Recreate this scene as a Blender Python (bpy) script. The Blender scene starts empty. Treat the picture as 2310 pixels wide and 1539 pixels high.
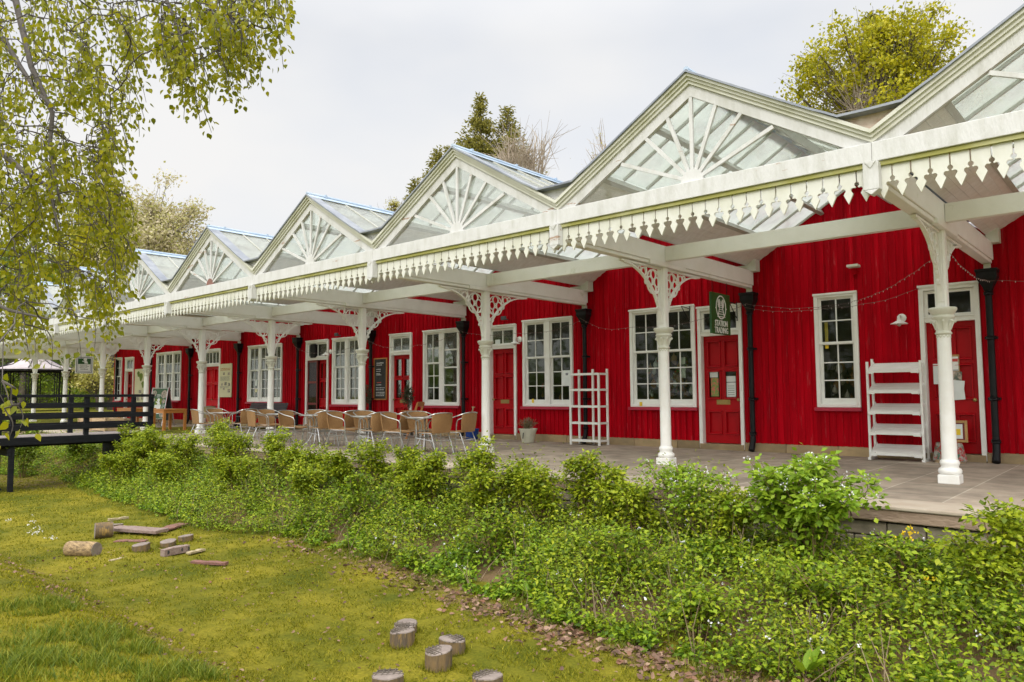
import bpy, bmesh, math, random
import numpy as np
from mathutils import Vector, Matrix, noise as mnoise
S = bpy.context.scene
C = S.collection
R = math.radians
rnd = random.Random(7)
NR = np.random.default_rng(11)

# ------------------------------------------------------------------ camera
FPX, YAW, PITCH, ROLL, EYE = 1666.88, 0.7265, 0.0721, 0.0057, 1.1658
cam = bpy.data.cameras.new('camera')
cam_o = bpy.data.objects.new('camera', cam); C.objects.link(cam_o)
cam.sensor_width = 36.0; cam.lens = FPX*36/2310
cam.clip_start = 0.05; cam.clip_end = 2000
cam_o.matrix_world = (Matrix.Translation((0, 0, EYE)) @ Matrix.Rotation(YAW, 4, 'Z') @
                      Matrix.Rotation(math.pi/2+PITCH, 4, 'X') @ Matrix.Rotation(-ROLL, 4, 'Z'))
S.camera = cam_o
# ------------------------------------------------------------------ sky, sun, exposure
SUN_EL, SUN_AZ = R(38), R(158)          # azimuth from +Y towards +X
W = bpy.data.worlds.new('World'); S.world = W; W.use_nodes = True
wn, wl = W.node_tree.nodes, W.node_tree.links
wn.clear()
wo = wn.new('ShaderNodeOutputWorld'); bg = wn.new('ShaderNodeBackground')
sky = wn.new('ShaderNodeTexSky'); sky.sky_type = 'NISHITA'; sky.sun_disc = False
sky.sun_elevation = SUN_EL; sky.sun_rotation = SUN_AZ; sky.air_density = 1.0; sky.dust_density = 2.0
tc = wn.new('ShaderNodeTexCoord')
mp = wn.new('ShaderNodeMapping'); mp.inputs['Scale'].default_value = (1.6, 1.6, 3.2)
nz = wn.new('ShaderNodeTexNoise'); nz.inputs['Scale'].default_value = 1.35; nz.inputs['Detail'].default_value = 4; nz.inputs['Roughness'].default_value = 0.5
cr = wn.new('ShaderNodeValToRGB'); cr.color_ramp.elements[0].position = 0.30; cr.color_ramp.elements[1].position = 0.60
cr.color_ramp.elements[0].color = (0.76, 0.76, 0.76, 1); cr.color_ramp.elements[1].color = (1, 1, 1, 1)
mx = wn.new('ShaderNodeMix'); mx.data_type = 'RGBA'
# overcast layer is brighter towards the zenith
sp = wn.new('ShaderNodeSeparateXYZ'); mr = wn.new('ShaderNodeMapRange')
mr.inputs['From Min'].default_value = 0.44; mr.inputs['From Max'].default_value = 1.0
mr.inputs['To Min'].default_value = 0.595; mr.inputs['To Max'].default_value = 1.3
cl = wn.new('ShaderNodeMix'); cl.data_type = 'RGBA'; cl.blend_type = 'MULTIPLY'; cl.inputs['Factor'].default_value = 1
cl.inputs['A'].default_value = (8.15, 8.1, 8.05, 1)
wl.new(tc.outputs['Generated'], mp.inputs['Vector']); wl.new(mp.outputs['Vector'], nz.inputs['Vector'])
wl.new(nz.outputs['Fac'], cr.inputs['Fac']); wl.new(cr.outputs['Color'], mx.inputs['Factor'])
wl.new(tc.outputs['Generated'], sp.inputs['Vector']); wl.new(sp.outputs['Z'], mr.inputs['Value'])
# glow added to the sky behind the camera, sunward, to light under the canopy
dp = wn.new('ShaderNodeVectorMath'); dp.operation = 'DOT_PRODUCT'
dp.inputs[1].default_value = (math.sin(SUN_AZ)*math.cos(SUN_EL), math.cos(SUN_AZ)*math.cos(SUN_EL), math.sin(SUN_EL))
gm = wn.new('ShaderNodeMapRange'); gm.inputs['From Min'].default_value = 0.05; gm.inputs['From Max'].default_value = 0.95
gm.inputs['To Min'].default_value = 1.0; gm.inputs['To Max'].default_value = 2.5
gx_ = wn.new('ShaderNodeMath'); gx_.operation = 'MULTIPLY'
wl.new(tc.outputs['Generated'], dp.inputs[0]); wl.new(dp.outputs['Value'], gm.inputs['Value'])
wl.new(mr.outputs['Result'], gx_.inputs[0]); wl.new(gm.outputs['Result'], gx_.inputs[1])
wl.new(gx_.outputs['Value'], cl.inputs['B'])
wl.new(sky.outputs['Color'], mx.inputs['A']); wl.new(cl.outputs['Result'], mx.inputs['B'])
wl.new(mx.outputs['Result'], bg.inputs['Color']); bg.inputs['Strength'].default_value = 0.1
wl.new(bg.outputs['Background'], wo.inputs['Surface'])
sl = bpy.data.lights.new('sun', 'SUN'); sl.energy = 0.5; sl.angle = R(12); sl.color = (1.0, 0.96, 0.90)
so = bpy.data.objects.new('sun', sl); C.objects.link(so)
sd = Vector((math.sin(SUN_AZ)*math.cos(SUN_EL), math.cos(SUN_AZ)*math.cos(SUN_EL), math.sin(SUN_EL)))
so.rotation_euler = sd.to_track_quat('Z', 'Y').to_euler(); so.location = (20, -30, 40)
S.view_settings.view_transform = 'Standard'; S.view_settings.look = 'None'
S.view_settings.exposure = 0.92; S.view_settings.gamma = 1.0
S.cycles.max_bounces = 8; S.cycles.transparent_max_bounces = 16

# ------------------------------------------------------------------ pixel helpers (layout only)
def ray(x, y):
    u, v = (x-1155)/FPX, -(y-769.5)/FPX
    c, s = math.cos(ROLL), math.sin(ROLL); u, v = c*u+s*v, -s*u+c*v
    c, s = math.cos(PITCH), math.sin(PITCH); d, up = c-s*v, s+c*v
    c, s = math.cos(YAW), math.sin(YAW)
    return Vector((c*u-s*d, s*u+c*d, up))
def at(x, y, Y=None, Z=None, X=None, D=None):
    r = ray(x, y)
    t = Y/r.y if Y is not None else (Z-EYE)/r.z if Z is not None else X/r.x if X is not None else D
    return Vector((0, 0, EYE)) + r*t

# ------------------------------------------------------------------ materials
def mat(name, col, col2=None, rough=0.7, scale=8.0, stretch=(1, 1, 1), lo=0.35, hi=0.65, bump=0.0, bscale=None,
        metal=0.0, spec=0.5, island=None, transl=0.0, extra=None, detail=5):
    m = bpy.data.materials.new(name); m.use_nodes = True
    n, l = m.node_tree.nodes, m.node_tree.links
    b = n['Principled BSDF']; b.inputs['Roughness'].default_value = rough; b.inputs['Metallic'].default_value = metal
    b.inputs['Specular IOR Level'].default_value = spec
    b.inputs['Base Color'].default_value = (*col, 1)
    tcn = n.new('ShaderNodeTexCoord'); mpn = n.new('ShaderNodeMapping'); mpn.inputs['Scale'].default_value = stretch
    l.new(tcn.outputs['Object'], mpn.inputs['Vector'])
    out = None
    if island:
        g = n.new('ShaderNodeNewGeometry'); r = n.new('ShaderNodeValToRGB')
        els = r.color_ramp.elements
        for i, c in enumerate(island):
            e = els[i] if i < 2 else els.new(i/(len(island)-1))
            e.position = i/(len(island)-1); e.color = (*c, 1)
        l.new(g.outputs['Random Per Island'], r.inputs['Fac']); out = r.outputs['Color']
        l.new(out, b.inputs['Base Color'])
    elif col2:
        t = n.new('ShaderNodeTexNoise'); t.inputs['Scale'].default_value = scale; t.inputs['Detail'].default_value = detail
        t.inputs['Roughness'].default_value = 0.62
        l.new(mpn.outputs['Vector'], t.inputs['Vector'])
        r = n.new('ShaderNodeValToRGB'); e = r.color_ramp.elements
        e[0].position, e[1].position = lo, hi; e[0].color = (*col, 1); e[1].color = (*col2, 1)
        l.new(t.outputs['Fac'], r.inputs['Fac']); out = r.outputs['Color']
        l.new(out, b.inputs['Base Color'])
    if extra and out is not None:
        # a second, sparser layer of wear: (colour, scale, stretch, lo, hi)
        c3, s3, st3, lo3, hi3 = extra
        mp3 = n.new('ShaderNodeMapping'); mp3.inputs['Scale'].default_value = st3
        l.new(tcn.outputs['Object'], mp3.inputs['Vector'])
        t3 = n.new('ShaderNodeTexNoise'); t3.inputs['Scale'].default_value = s3; t3.inputs['Detail'].default_value = 6; t3.inputs['Roughness'].default_value = 0.7
        l.new(mp3.outputs['Vector'], t3.inputs['Vector'])
        r3 = n.new('ShaderNodeMapRange'); r3.inputs['From Min'].default_value = lo3; r3.inputs['From Max'].default_value = hi3
        l.new(t3.outputs['Fac'], r3.inputs['Value'])
        x3 = n.new('ShaderNodeMix'); x3.data_type = 'RGBA'; x3.inputs['B'].default_value = (*c3, 1)
        l.new(r3.outputs['Result'], x3.inputs['Factor']); l.new(out, x3.inputs['A'])
        l.new(x3.outputs['Result'], b.inputs['Base Color']); out = x3.outputs['Result']
    if bump:
        t2 = n.new('ShaderNodeTexNoise'); t2.inputs['Scale'].default_value = bscale or scale*3; t2.inputs['Detail'].default_value = 4
        l.new(mpn.outputs['Vector'], t2.inputs['Vector'])
        bn = n.new('ShaderNodeBump'); bn.inputs['Strength'].default_value = bump; bn.inputs['Distance'].default_value = 0.02
        l.new(t2.outputs['Fac'], bn.inputs['Height']); l.new(bn.outputs['Normal'], b.inputs['Normal'])
    if transl:
        tr = n.new('ShaderNodeBsdfTranslucent'); ms = n.new('ShaderNodeMixShader'); ms.inputs['Fac'].default_value = transl
        if out is not None: l.new(out, tr.inputs['Color'])
        else: tr.inputs['Color'].default_value = (*col, 1)
        l.new(b.outputs['BSDF'], ms.inputs[1]); l.new(tr.outputs['BSDF'], ms.inputs[2])
        l.new(ms.outputs['Shader'], n['Material Output'].inputs['Surface'])
    return m
def glass(name, tint, haze, hazecol, gloss_scale=1.0, scale=3.0):
    # thin pane: clear transmission + fresnel gloss, with a film of dirt that scatters light
    m = bpy.data.materials.new(name); m.use_nodes = True
    n, l = m.node_tree.nodes, m.node_tree.links; n.remove(n['Principled BSDF'])
    tr = n.new('ShaderNodeBsdfTransparent'); tr.inputs['Color'].default_value = (*tint, 1)
    gl = n.new('ShaderNodeBsdfGlossy'); gl.inputs['Roughness'].default_value = 0.03
    fr = n.new('ShaderNodeFresnel'); fr.inputs['IOR'].default_value = 1.5
    df = n.new('ShaderNodeBsdfDiffuse'); df.inputs['Color'].default_value = (*hazecol, 1)
    tl = n.new('ShaderNodeBsdfTranslucent'); tl.inputs['Color'].default_value = (*hazecol, 1)
    h = n.new('ShaderNodeMixShader'); h.inputs['Fac'].default_value = 0.5 if haze < .2 else 0.8
    l.new(df.outputs[0], h.inputs[1]); l.new(tl.outputs[0], h.inputs[2])
    tcn = n.new('ShaderNodeTexCoord'); t = n.new('ShaderNodeTexNoise'); t.inputs['Scale'].default_value = scale; t.inputs['Detail'].default_value = 6
    l.new(tcn.outputs['Object'], t.inputs['Vector'])
    mrn = n.new('ShaderNodeMapRange'); mrn.inputs['From Min'].default_value = 0.3; mrn.inputs['From Max'].default_value = 0.7
    mrn.inputs['To Min'].default_value = haze*0.6; mrn.inputs['To Max'].default_value = min(1, haze*1.35)
    l.new(t.outputs['Fac'], mrn.inputs['Value'])
    a = n.new('ShaderNodeMixShader'); l.new(mrn.outputs['Result'], a.inputs['Fac'])
    l.new(tr.outputs[0], a.inputs[1]); l.new(h.outputs[0], a.inputs[2])
    mu = n.new('ShaderNodeMath'); mu.operation = 'MULTIPLY'; mu.inputs[1].default_value = gloss_scale
    l.new(fr.outputs[0], mu.inputs[0])
    f = n.new('ShaderNodeMixShader'); l.new(mu.outputs[0], f.inputs['Fac']); l.new(a.outputs[0], f.inputs[1]); l.new(gl.outputs[0], f.inputs[2])
    l.new(f.outputs[0], n['Material Output'].inputs['Surface'])
    return m
M = {}
M['white'] = mat('white_paint', (0.83, 0.82, 0.79), (0.77, 0.76, 0.72), 0.45, 3.0, (1, 1, 1), 0.4, 0.7, 0.12, 30, extra=((0.50, 0.50, 0.36), 2.2, (1, 1, 1), 0.62, 0.80))
M['white_peel'] = mat('peeling_white_paint', (0.60, 0.60, 0.585), (0.43, 0.43, 0.38), 0.5, 3.0, (2.2, 2.2, .55), 0.45, 0.80, 0.30, 22, extra=((0.36, 0.25, 0.18), 2.6, (.40, 1, 2.4), 0.635, 0.65))
M['white_cream'] = mat('cream_weathered_paint', (0.65, 0.65, 0.58), (0.50, 0.50, 0.37), 0.5, 2.5, (1, 1, .5), 0.46, 0.78, 0.12, 30)
M['white_clean'] = mat('clean_white_paint', (0.80, 0.80, 0.77), (0.75, 0.74, 0.69), 0.4, 5, (1, 1, 1), 0.4, 0.7, 0.05, 30)
M['bar'] = mat('shaded_glazing_bar_paint', (0.46, 0.46, 0.42), (0.38, 0.38, 0.32), 0.6, 4)  # bars and purlins: their shade against the bright glass is put into the colour
M['board_soffit'] = mat('white_soffit_boards', (0.78, 0.77, 0.75), (0.68, 0.66, 0.62), 0.55, 2.0, (1, 6, 6), 0.35, 0.7, 0.15, 8)
M['algae'] = mat('algae_green_paint', (0.30, 0.29, 0.07), (0.46, 0.45, 0.24), 0.7, 4.0, (.5, 1, 1), 0.45, 0.72, 0.1, 20)
M['mould'] = mat('moulding_paint', (0.60, 0.60, 0.52), (0.47, 0.47, 0.34), 0.6, 2.2, (1, 1, 1), 0.48, 0.76, 0.15, 20)
M['lead'] = mat('lead_sheet', (0.20, 0.22, 0.26), (0.34, 0.36, 0.39), 0.55, 3, (1, 1, 1), 0.35, 0.7, 0.1, 10, metal=0.3)
M['ridge'] = mat('blue_grey_ridge_metal', (0.33, 0.43, 0.56), (0.48, 0.56, 0.64), 0.5, 2, (1, 1, 1), 0.35, 0.7, metal=0.2)
M['panel'] = mat('weathered_bare_board', (0.46, 0.32, 0.22), (0.62, 0.55, 0.46), 0.8, 5, (1, 1, 1), 0.35, 0.65, 0.3)
M['red'] = mat('red_painted_boards', (0.49, 0.0012, 0.010), (0.35, 0.0009, 0.007), 0.7, 2.5, (7, 7, .45), 0.35, 0.65, 0.14, 14, spec=0.06,
               extra=((0.47, 0.10, 0.11), 2.2, (9, 9, .8), 0.59, 0.82))
M['red_door'] = mat('red_gloss_door', (0.42, 0.001, 0.006), (0.36, 0.001, 0.005), 0.4, 2, (2, 2, .6), 0.35, 0.65, 0.04, 20, spec=0.18)
M['red_bright'] = mat('bright_red_door', (0.60, 0.002, 0.012), (0.52, 0.002, 0.010), 0.4, 2, (2, 2, .6), 0.35, 0.65, 0.04, 20, spec=0.2)
M['maroon'] = mat('maroon_door_frame', (0.14, 0.012, 0.010), (0.18, 0.015, 0.012), 0.45, 3, (2, 2, .6))
M['red_sill'] = mat('red_sill_paint', (0.44, 0.012, 0.045), (0.38, 0.010, 0.035), 0.4, 3)
M['stone'] = mat('sandstone_plinth', (0.42, 0.30, 0.16), (0.28, 0.21, 0.12), 0.9, 3.5, (.6, 1, 1), 0.35, 0.68, 0.4, 14, extra=((0.20, 0.21, 0.07), 2.0, (1, 1, 1), 0.62, 0.78))
M['black'] = mat('black_iron', (0.005, 0.005, 0.006), (0.011, 0.011, 0.013), 0.45, 6, bump=0.08, spec=0.22)
M['black_wood'] = mat('black_stained_timber', (0.005, 0.0055, 0.007), (0.012, 0.013, 0.016), 0.75, 4, (1, .5, 6), bump=0.15, spec=0.2)
M['deck'] = mat('weathered_deck_boards', (0.24, 0.20, 0.18), (0.34, 0.30, 0.28), 0.85, 4, (8, .6, 1), bump=0.2)
M['slate_grey'] = mat('slate_grey_paint', (0.05, 0.055, 0.065), (0.08, 0.085, 0.095), 0.5, 4)
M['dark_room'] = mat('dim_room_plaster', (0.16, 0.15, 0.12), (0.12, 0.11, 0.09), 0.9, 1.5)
M['pane'] = glass('window_glass', (0.80, 0.83, 0.78), 0.02, (0.35, 0.36, 0.30), 0.5)
M['pane_screen'] = glass('mesh_screen', (0.45, 0.42, 0.40), 0.35, (0.22, 0.17, 0.15), 0.3, 9)
M['fan_pane'] = glass('gable_glass', (0.96, 0.98, 0.96), 0.06, (0.80, 0.82, 0.78), 0.35, 6)
M['roof_pane'] = glass('dirty_roof_glass', (0.96, 0.99, 0.97), 0.42, (0.93, 0.95, 0.91), 0.6, 1.6)
M['wicker'] = mat('tan_wicker', (0.36, 0.205, 0.080), (0.25, 0.135, 0.05), 0.65, 60, (1, 1, 1), 0.35, 0.65, 0.5, 120)
M['wicker_pale'] = mat('pale_wicker', (0.60, 0.52, 0.30), (0.50, 0.42, 0.24), 0.65, 60, (1, 1, 1), 0.35, 0.65, 0.5, 120)
M['alu'] = mat('brushed_aluminium', (0.55, 0.56, 0.55), (0.46, 0.47, 0.46), 0.28, 20, metal=0.9)
M['table_glass'] = mat('grey_table_top', (0.34, 0.37, 0.36), (0.42, 0.45, 0.44), 0.12, 3, metal=0.35)
M['orange_wood'] = mat('varnished_wood', (0.50, 0.20, 0.045), (0.38, 0.15, 0.03), 0.45, 3, (1, 8, 8), bump=0.08)
M['pale_wood'] = mat('pale_planter_wood', (0.52, 0.37, 0.22), (0.40, 0.28, 0.16), 0.75, 3, (1, 6, 6), bump=0.1)
M['green_sign'] = mat('dark_green_sign', (0.012, 0.075, 0.014), (0.016, 0.088, 0.018), 0.4, 3)
M['sign_white'] = mat('sign_white', (0.80, 0.80, 0.78), (0.75, 0.75, 0.72), 0.5, 6)
M['navy'] = mat('navy_line', (0.02, 0.03, 0.08), None, 0.5)
M['cream'] = mat('cream_board', (0.70, 0.66, 0.42), (0.62, 0.58, 0.38), 0.5, 3)
M['chalk_black'] = mat('chalkboard', (0.018, 0.018, 0.018), (0.04, 0.04, 0.04), 0.8, 6)
M['chalk'] = mat('chalk', (0.72, 0.72, 0.70), (0.4, 0.4, 0.4), 0.9, 60)
M['chalk_red'] = mat('red_chalk', (0.55, 0.08, 0.07), None, 0.9)
M['brass'] = mat('brass', (0.38, 0.28, 0.10), (0.30, 0.22, 0.08), 0.4, 20, metal=0.8)
M['paper'] = mat('paper', (0.74, 0.77, 0.76), (0.66, 0.70, 0.69), 0.8, 4)
M['photo'] = mat('printed_photo', (0.10, 0.13, 0.10), (0.55, 0.42, 0.34), 0.5, 14, lo=0.4, hi=0.6)
M['poster'] = mat('floral_poster', (0.16, 0.28, 0.06), (0.62, 0.14, 0.10), 0.5, 18, lo=0.45, hi=0.6, extra=((0.02, 0.22, 0.52), 5, (1, 1, 1), 0.58, 0.62))
M['yellow'] = mat('yellow_sticker', (0.75, 0.52, 0.02), None, 0.5)
M['cork'] = mat('cork_board', (0.40, 0.20, 0.08), (0.32, 0.15, 0.06), 0.9, 40)
M['cloth'] = mat('patterned_cloth', (0.30, 0.30, 0.26), (0.36, 0.03, 0.03), 0.9, 16, lo=0.45, hi=0.55, extra=((0.05, 0.14, 0.09), 11, (1, 1, 1), 0.55, 0.6))
M['gold'] = mat('gilt_wood', (0.46, 0.28, 0.10), (0.36, 0.21, 0.07), 0.5, 8)
M['pot_cream'] = mat('cream_glazed_pot', (0.66, 0.66, 0.54), (0.56, 0.56, 0.44), 0.35, 5)
M['pot_blue'] = mat('blue_glazed_pot', (0.010, 0.060, 0.30), (0.008, 0.045, 0.24), 0.25, 5)
M['bark'] = mat('bark', (0.16, 0.13, 0.10), (0.09, 0.075, 0.06), 0.9, 6, (1, 1, .3), bump=0.5)
M['birch_bark'] = mat('birch_bark', (0.085, 0.072, 0.058), (0.045, 0.038, 0.03), 0.8, 9, bump=0.4)
M['stem'] = mat('green_brown_stem', (0.16, 0.14, 0.05), (0.22, 0.12, 0.06), 0.8, 20)
M['twig'] = mat('bare_twig', (0.36, 0.29, 0.21), (0.46, 0.40, 0.32), 0.9, 6)
M['log_side'] = mat('weathered_log', (0.20, 0.13, 0.055), (0.10, 0.075, 0.05), 0.9, 7, (2.2, 2.2, .5), 0.35, 0.65, 0.6, 22, extra=((0.42, 0.26, 0.07), 5, (2.5, 2.5, .4), 0.58, 0.70))
M['log_top'] = mat('grey_log_end', (0.20, 0.16, 0.14), (0.28, 0.23, 0.20), 0.9, 12, bump=0.3, extra=((0.20, 0.20, 0.06), 9, (1, 1, 1), 0.58, 0.72))
M['log_fresh'] = mat('split_log_wood', (0.40, 0.28, 0.14), (0.15, 0.10, 0.055), 0.9, 5, (.6, 6, 6), 0.4, 0.62, 0.5, 14)
M['plank'] = mat('grey_brown_plank', (0.30, 0.23, 0.20), (0.20, 0.13, 0.11), 0.85, 5, (1, 9, 9), bump=0.25)
M['plank_red'] = mat('reddish_plank', (0.24, 0.11, 0.08), (0.17, 0.09, 0.075), 0.85, 6, (1, 9, 9), bump=0.3)
M['plank_pale'] = mat('pale_split_wood', (0.45, 0.38, 0.24), (0.33, 0.26, 0.15), 0.85, 6, (1, 9, 9), bump=0.25)
M['gazebo_roof'] = mat('pinkish_grey_roof', (0.40, 0.35, 0.37), (0.48, 0.43, 0.44), 0.6, 2)
M['rock'] = mat('pale_rock', (0.42, 0.40, 0.36), (0.28, 0.27, 0.24), 0.9, 6, bump=0.5)
M['bulb'] = mat('clear_bulb', (0.50, 0.42, 0.40), None, 0.15, spec=0.8)
M['wire'] = mat('grey_wire', (0.16, 0.10, 0.09), None, 0.6)
M['slate'] = mat('roof_slates', (0.10, 0.10, 0.11), (0.16, 0.155, 0.16), 0.6, 4, bump=0.3)
# foliage (colour varies leaf by leaf)
M['leaf_birch'] = mat('birch_leaves', (0.2, 0.22, 0.02), None, 0.45, island=[(0.15, 0.17, 0.004), (0.26, 0.27, 0.007), (0.40, 0.37, 0.014)], transl=0.48, spec=0.3)
M['leaf_under'] = mat('undergrowth_leaves', (0.1, 0.2, 0.02), None, 0.5, island=[(0.040, 0.075, 0.003), (0.125, 0.205, 0.007), (0.23, 0.335, 0.011), (0.37, 0.45, 0.020)], transl=0.3, spec=0.3)
M['leaf_elder'] = mat('ground_elder_leaves', (0.1, 0.2, 0.02), None, 0.5, island=[(0.045, 0.09, 0.005), (0.125, 0.225, 0.009), (0.22, 0.35, 0.014), (0.35, 0.46, 0.025)], transl=0.3, spec=0.3)
M['leaf_bush'] = mat('currant_leaves', (0.2, 0.3, 0.02), None, 0.5, island=[(0.09, 0.14, 0.008), (0.21, 0.285, 0.012), (0.32, 0.395, 0.016), (0.44, 0.475, 0.022)], transl=0.35, spec=0.3)
M['leaf_mustard'] = mat('garlic_mustard_leaves', (0.2, 0.3, 0.02), None, 0.45, island=[(0.16, 0.28, 0.016), (0.25, 0.38, 0.022), (0.34, 0.46, 0.03)], transl=0.35, spec=0.35)
M['petal'] = mat('white_petals', (0.80, 0.80, 0.84), None, 0.6, transl=0.2)
M['petal_yellow'] = mat('yellow_petals', (0.85, 0.60, 0.01), None, 0.6, transl=0.2)
M['grass'] = mat('grass_blades', (0.2, 0.3, 0.02), None, 0.6, island=[(0.075, 0.095, 0.003), (0.19, 0.195, 0.006), (0.36, 0.315, 0.022)], transl=0.3, spec=0.2)
M['grass_long'] = mat('long_grass_blades', (0.1, 0.2, 0.02), None, 0.5, island=[(0.06, 0.11, 0.006), (0.15, 0.205, 0.012), (0.29, 0.30, 0.03)], transl=0.3, spec=0.3)
M['iris'] = mat('sword_leaves', (0.06, 0.14, 0.02), None, 0.4, island=[(0.06, 0.12, 0.012), (0.12, 0.19, 0.02)], transl=0.2)
M['dead_leaf'] = mat('fallen_leaves', (0.2, 0.1, 0.05), None, 0.8, island=[(0.05, 0.028, 0.018), (0.15, 0.08, 0.05), (0.32, 0.21, 0.14), (0.17, 0.07, 0.035), (0.22, 0.13, 0.08), (0.09, 0.05, 0.035)])
M['leaf_maple'] = mat('maple_leaves', (0.2, 0.2, 0.02), None, 0.5, island=[(0.24, 0.245, 0.006), (0.38, 0.365, 0.010), (0.54, 0.47, 0.016)], transl=0.35, spec=0.3)
M['leaf_conifer'] = mat('conifer_sprays', (0.1, 0.12, 0.03), None, 0.6, island=[(0.15, 0.15, 0.025), (0.27, 0.25, 0.045), (0.38, 0.34, 0.08)], transl=0.4, spec=0.2)
M['leaf_pale'] = mat('pale_spring_leaves', (0.3, 0.3, 0.1), None, 0.5, island=[(0.30, 0.28, 0.05), (0.42, 0.38, 0.075), (0.50, 0.46, 0.12)], transl=0.4, spec=0.2)
M['blossom'] = mat('blossom_and_buds', (0.5, 0.4, 0.3), None, 0.6, island=[(0.52, 0.43, 0.30), (0.40, 0.40, 0.10), (0.64, 0.56, 0.44), (0.46, 0.44, 0.13)], transl=0.35, spec=0.2)
M['leaf_hedge'] = mat('hedge_leaves', (0.1, 0.2, 0.02), None, 0.5, island=[(0.085, 0.155, 0.010), (0.17, 0.255, 0.014), (0.27, 0.345, 0.02)], transl=0.3, spec=0.3)
M['leaf_varieg'] = mat('variegated_leaves', (0.4, 0.4, 0.1), None, 0.5, island=[(0.28, 0.28, 0.04), (0.44, 0.40, 0.09), (0.60, 0.54, 0.22)], transl=0.3, spec=0.3)
M['leaf_topiary'] = mat('bay_leaves', (0.05, 0.07, 0.03), None, 0.5, island=[(0.04, 0.05, 0.022), (0.08, 0.085, 0.04)], transl=0.2)
M['leaf_lavender'] = mat('lavender_leaves', (0.2, 0.2, 0.1), None, 0.6, island=[(0.16, 0.16, 0.07), (0.27, 0.26, 0.13), (0.32, 0.21, 0.20)], transl=0.2)

# paving: large flags in courses with pale joints
def paving_mat():
    m = bpy.data.materials.new('stone_paving'); m.use_nodes = True
    n, l = m.node_tree.nodes, m.node_tree.links; b = n['Principled BSDF']; b.inputs['Roughness'].default_value = 0.8
    t = n.new('ShaderNodeTexCoord'); mp_ = n.new('ShaderNodeMapping')
    mp_.inputs['Rotation'].default_value = (0, 0, R(90)); mp_.inputs['Location'].default_value = (0.21, .3, 0)
    l.new(t.outputs['Object'], mp_.inputs['Vector'])
    br = n.new('ShaderNodeTexBrick'); br.inputs['Scale'].default_value = 1.0; br.inputs['Brick Width'].default_value = 1.15
    br.inputs['Row Height'].default_value = 0.78; br.inputs['Mortar Size'].default_value = 0.011; br.inputs['Mortar Smooth'].default_value = 0.3
    br.inputs['Color1'].default_value = (0.29, 0.245, 0.195, 1); br.inputs['Color2'].default_value = (0.42, 0.355, 0.285, 1); br.inputs['Mortar'].default_value = (0.52, 0.47, 0.39, 1)
    l.new(mp_.outputs['Vector'], br.inputs['Vector'])
    nz_ = n.new('ShaderNodeTexNoise'); nz_.inputs['Scale'].default_value = 2.2; nz_.inputs['Detail'].default_value = 8; nz_.inputs['Roughness'].default_value = .65
    l.new(t.outputs['Object'], nz_.inputs['Vector'])
    r = n.new('ShaderNodeValToRGB'); r.color_ramp.elements[0].position = .3; r.color_ramp.elements[1].position = .72
    r.color_ramp.elements[0].color = (.50, .48, .46, 1); r.color_ramp.elements[1].color = (1.15, 1.12, 1.08, 1)
    l.new(nz_.outputs['Fac'], r.inputs['Fac'])
    x = n.new('ShaderNodeMix'); x.data_type = 'RGBA'; x.blend_type = 'MULTIPLY'; x.inputs['Factor'].default_value = 1
    l.new(br.outputs['Color'], x.inputs['A']); l.new(r.outputs['Color'], x.inputs['B']); l.new(x.outputs['Result'], b.inputs['Base Color'])
    bp = n.new('ShaderNodeBump'); bp.inputs['Strength'].default_value = .35; bp.inputs['Distance'].default_value = .01
    l.new(nz_.outputs['Fac'], bp.inputs['Height']); l.new(bp.outputs['Normal'], b.inputs['Normal'])
    return m
M['paving'] = paving_mat()
M['coping'] = mat('coping_stone', (0.44, 0.38, 0.30), (0.36, 0.29, 0.22), 0.85, 2.5, (1, 1, 1), 0.35, 0.7, 0.3, 20, extra=((0.42, 0.22, 0.15), 1.6, (.35, 3, 1), 0.58, 0.70))
M['coping_side'] = mat('coping_edge_stone', (0.23, 0.16, 0.11), (0.34, 0.25, 0.18), 0.9, 5, (1, 1, 3), 0.35, 0.7, 0.6, 18)
M['wall_stone'] = mat('rubble_stone', (0.24, 0.20, 0.14), (0.13, 0.115, 0.08), 0.95, 5, (1, 1, 1.6), 0.35, 0.68, 0.7, 12)
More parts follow.
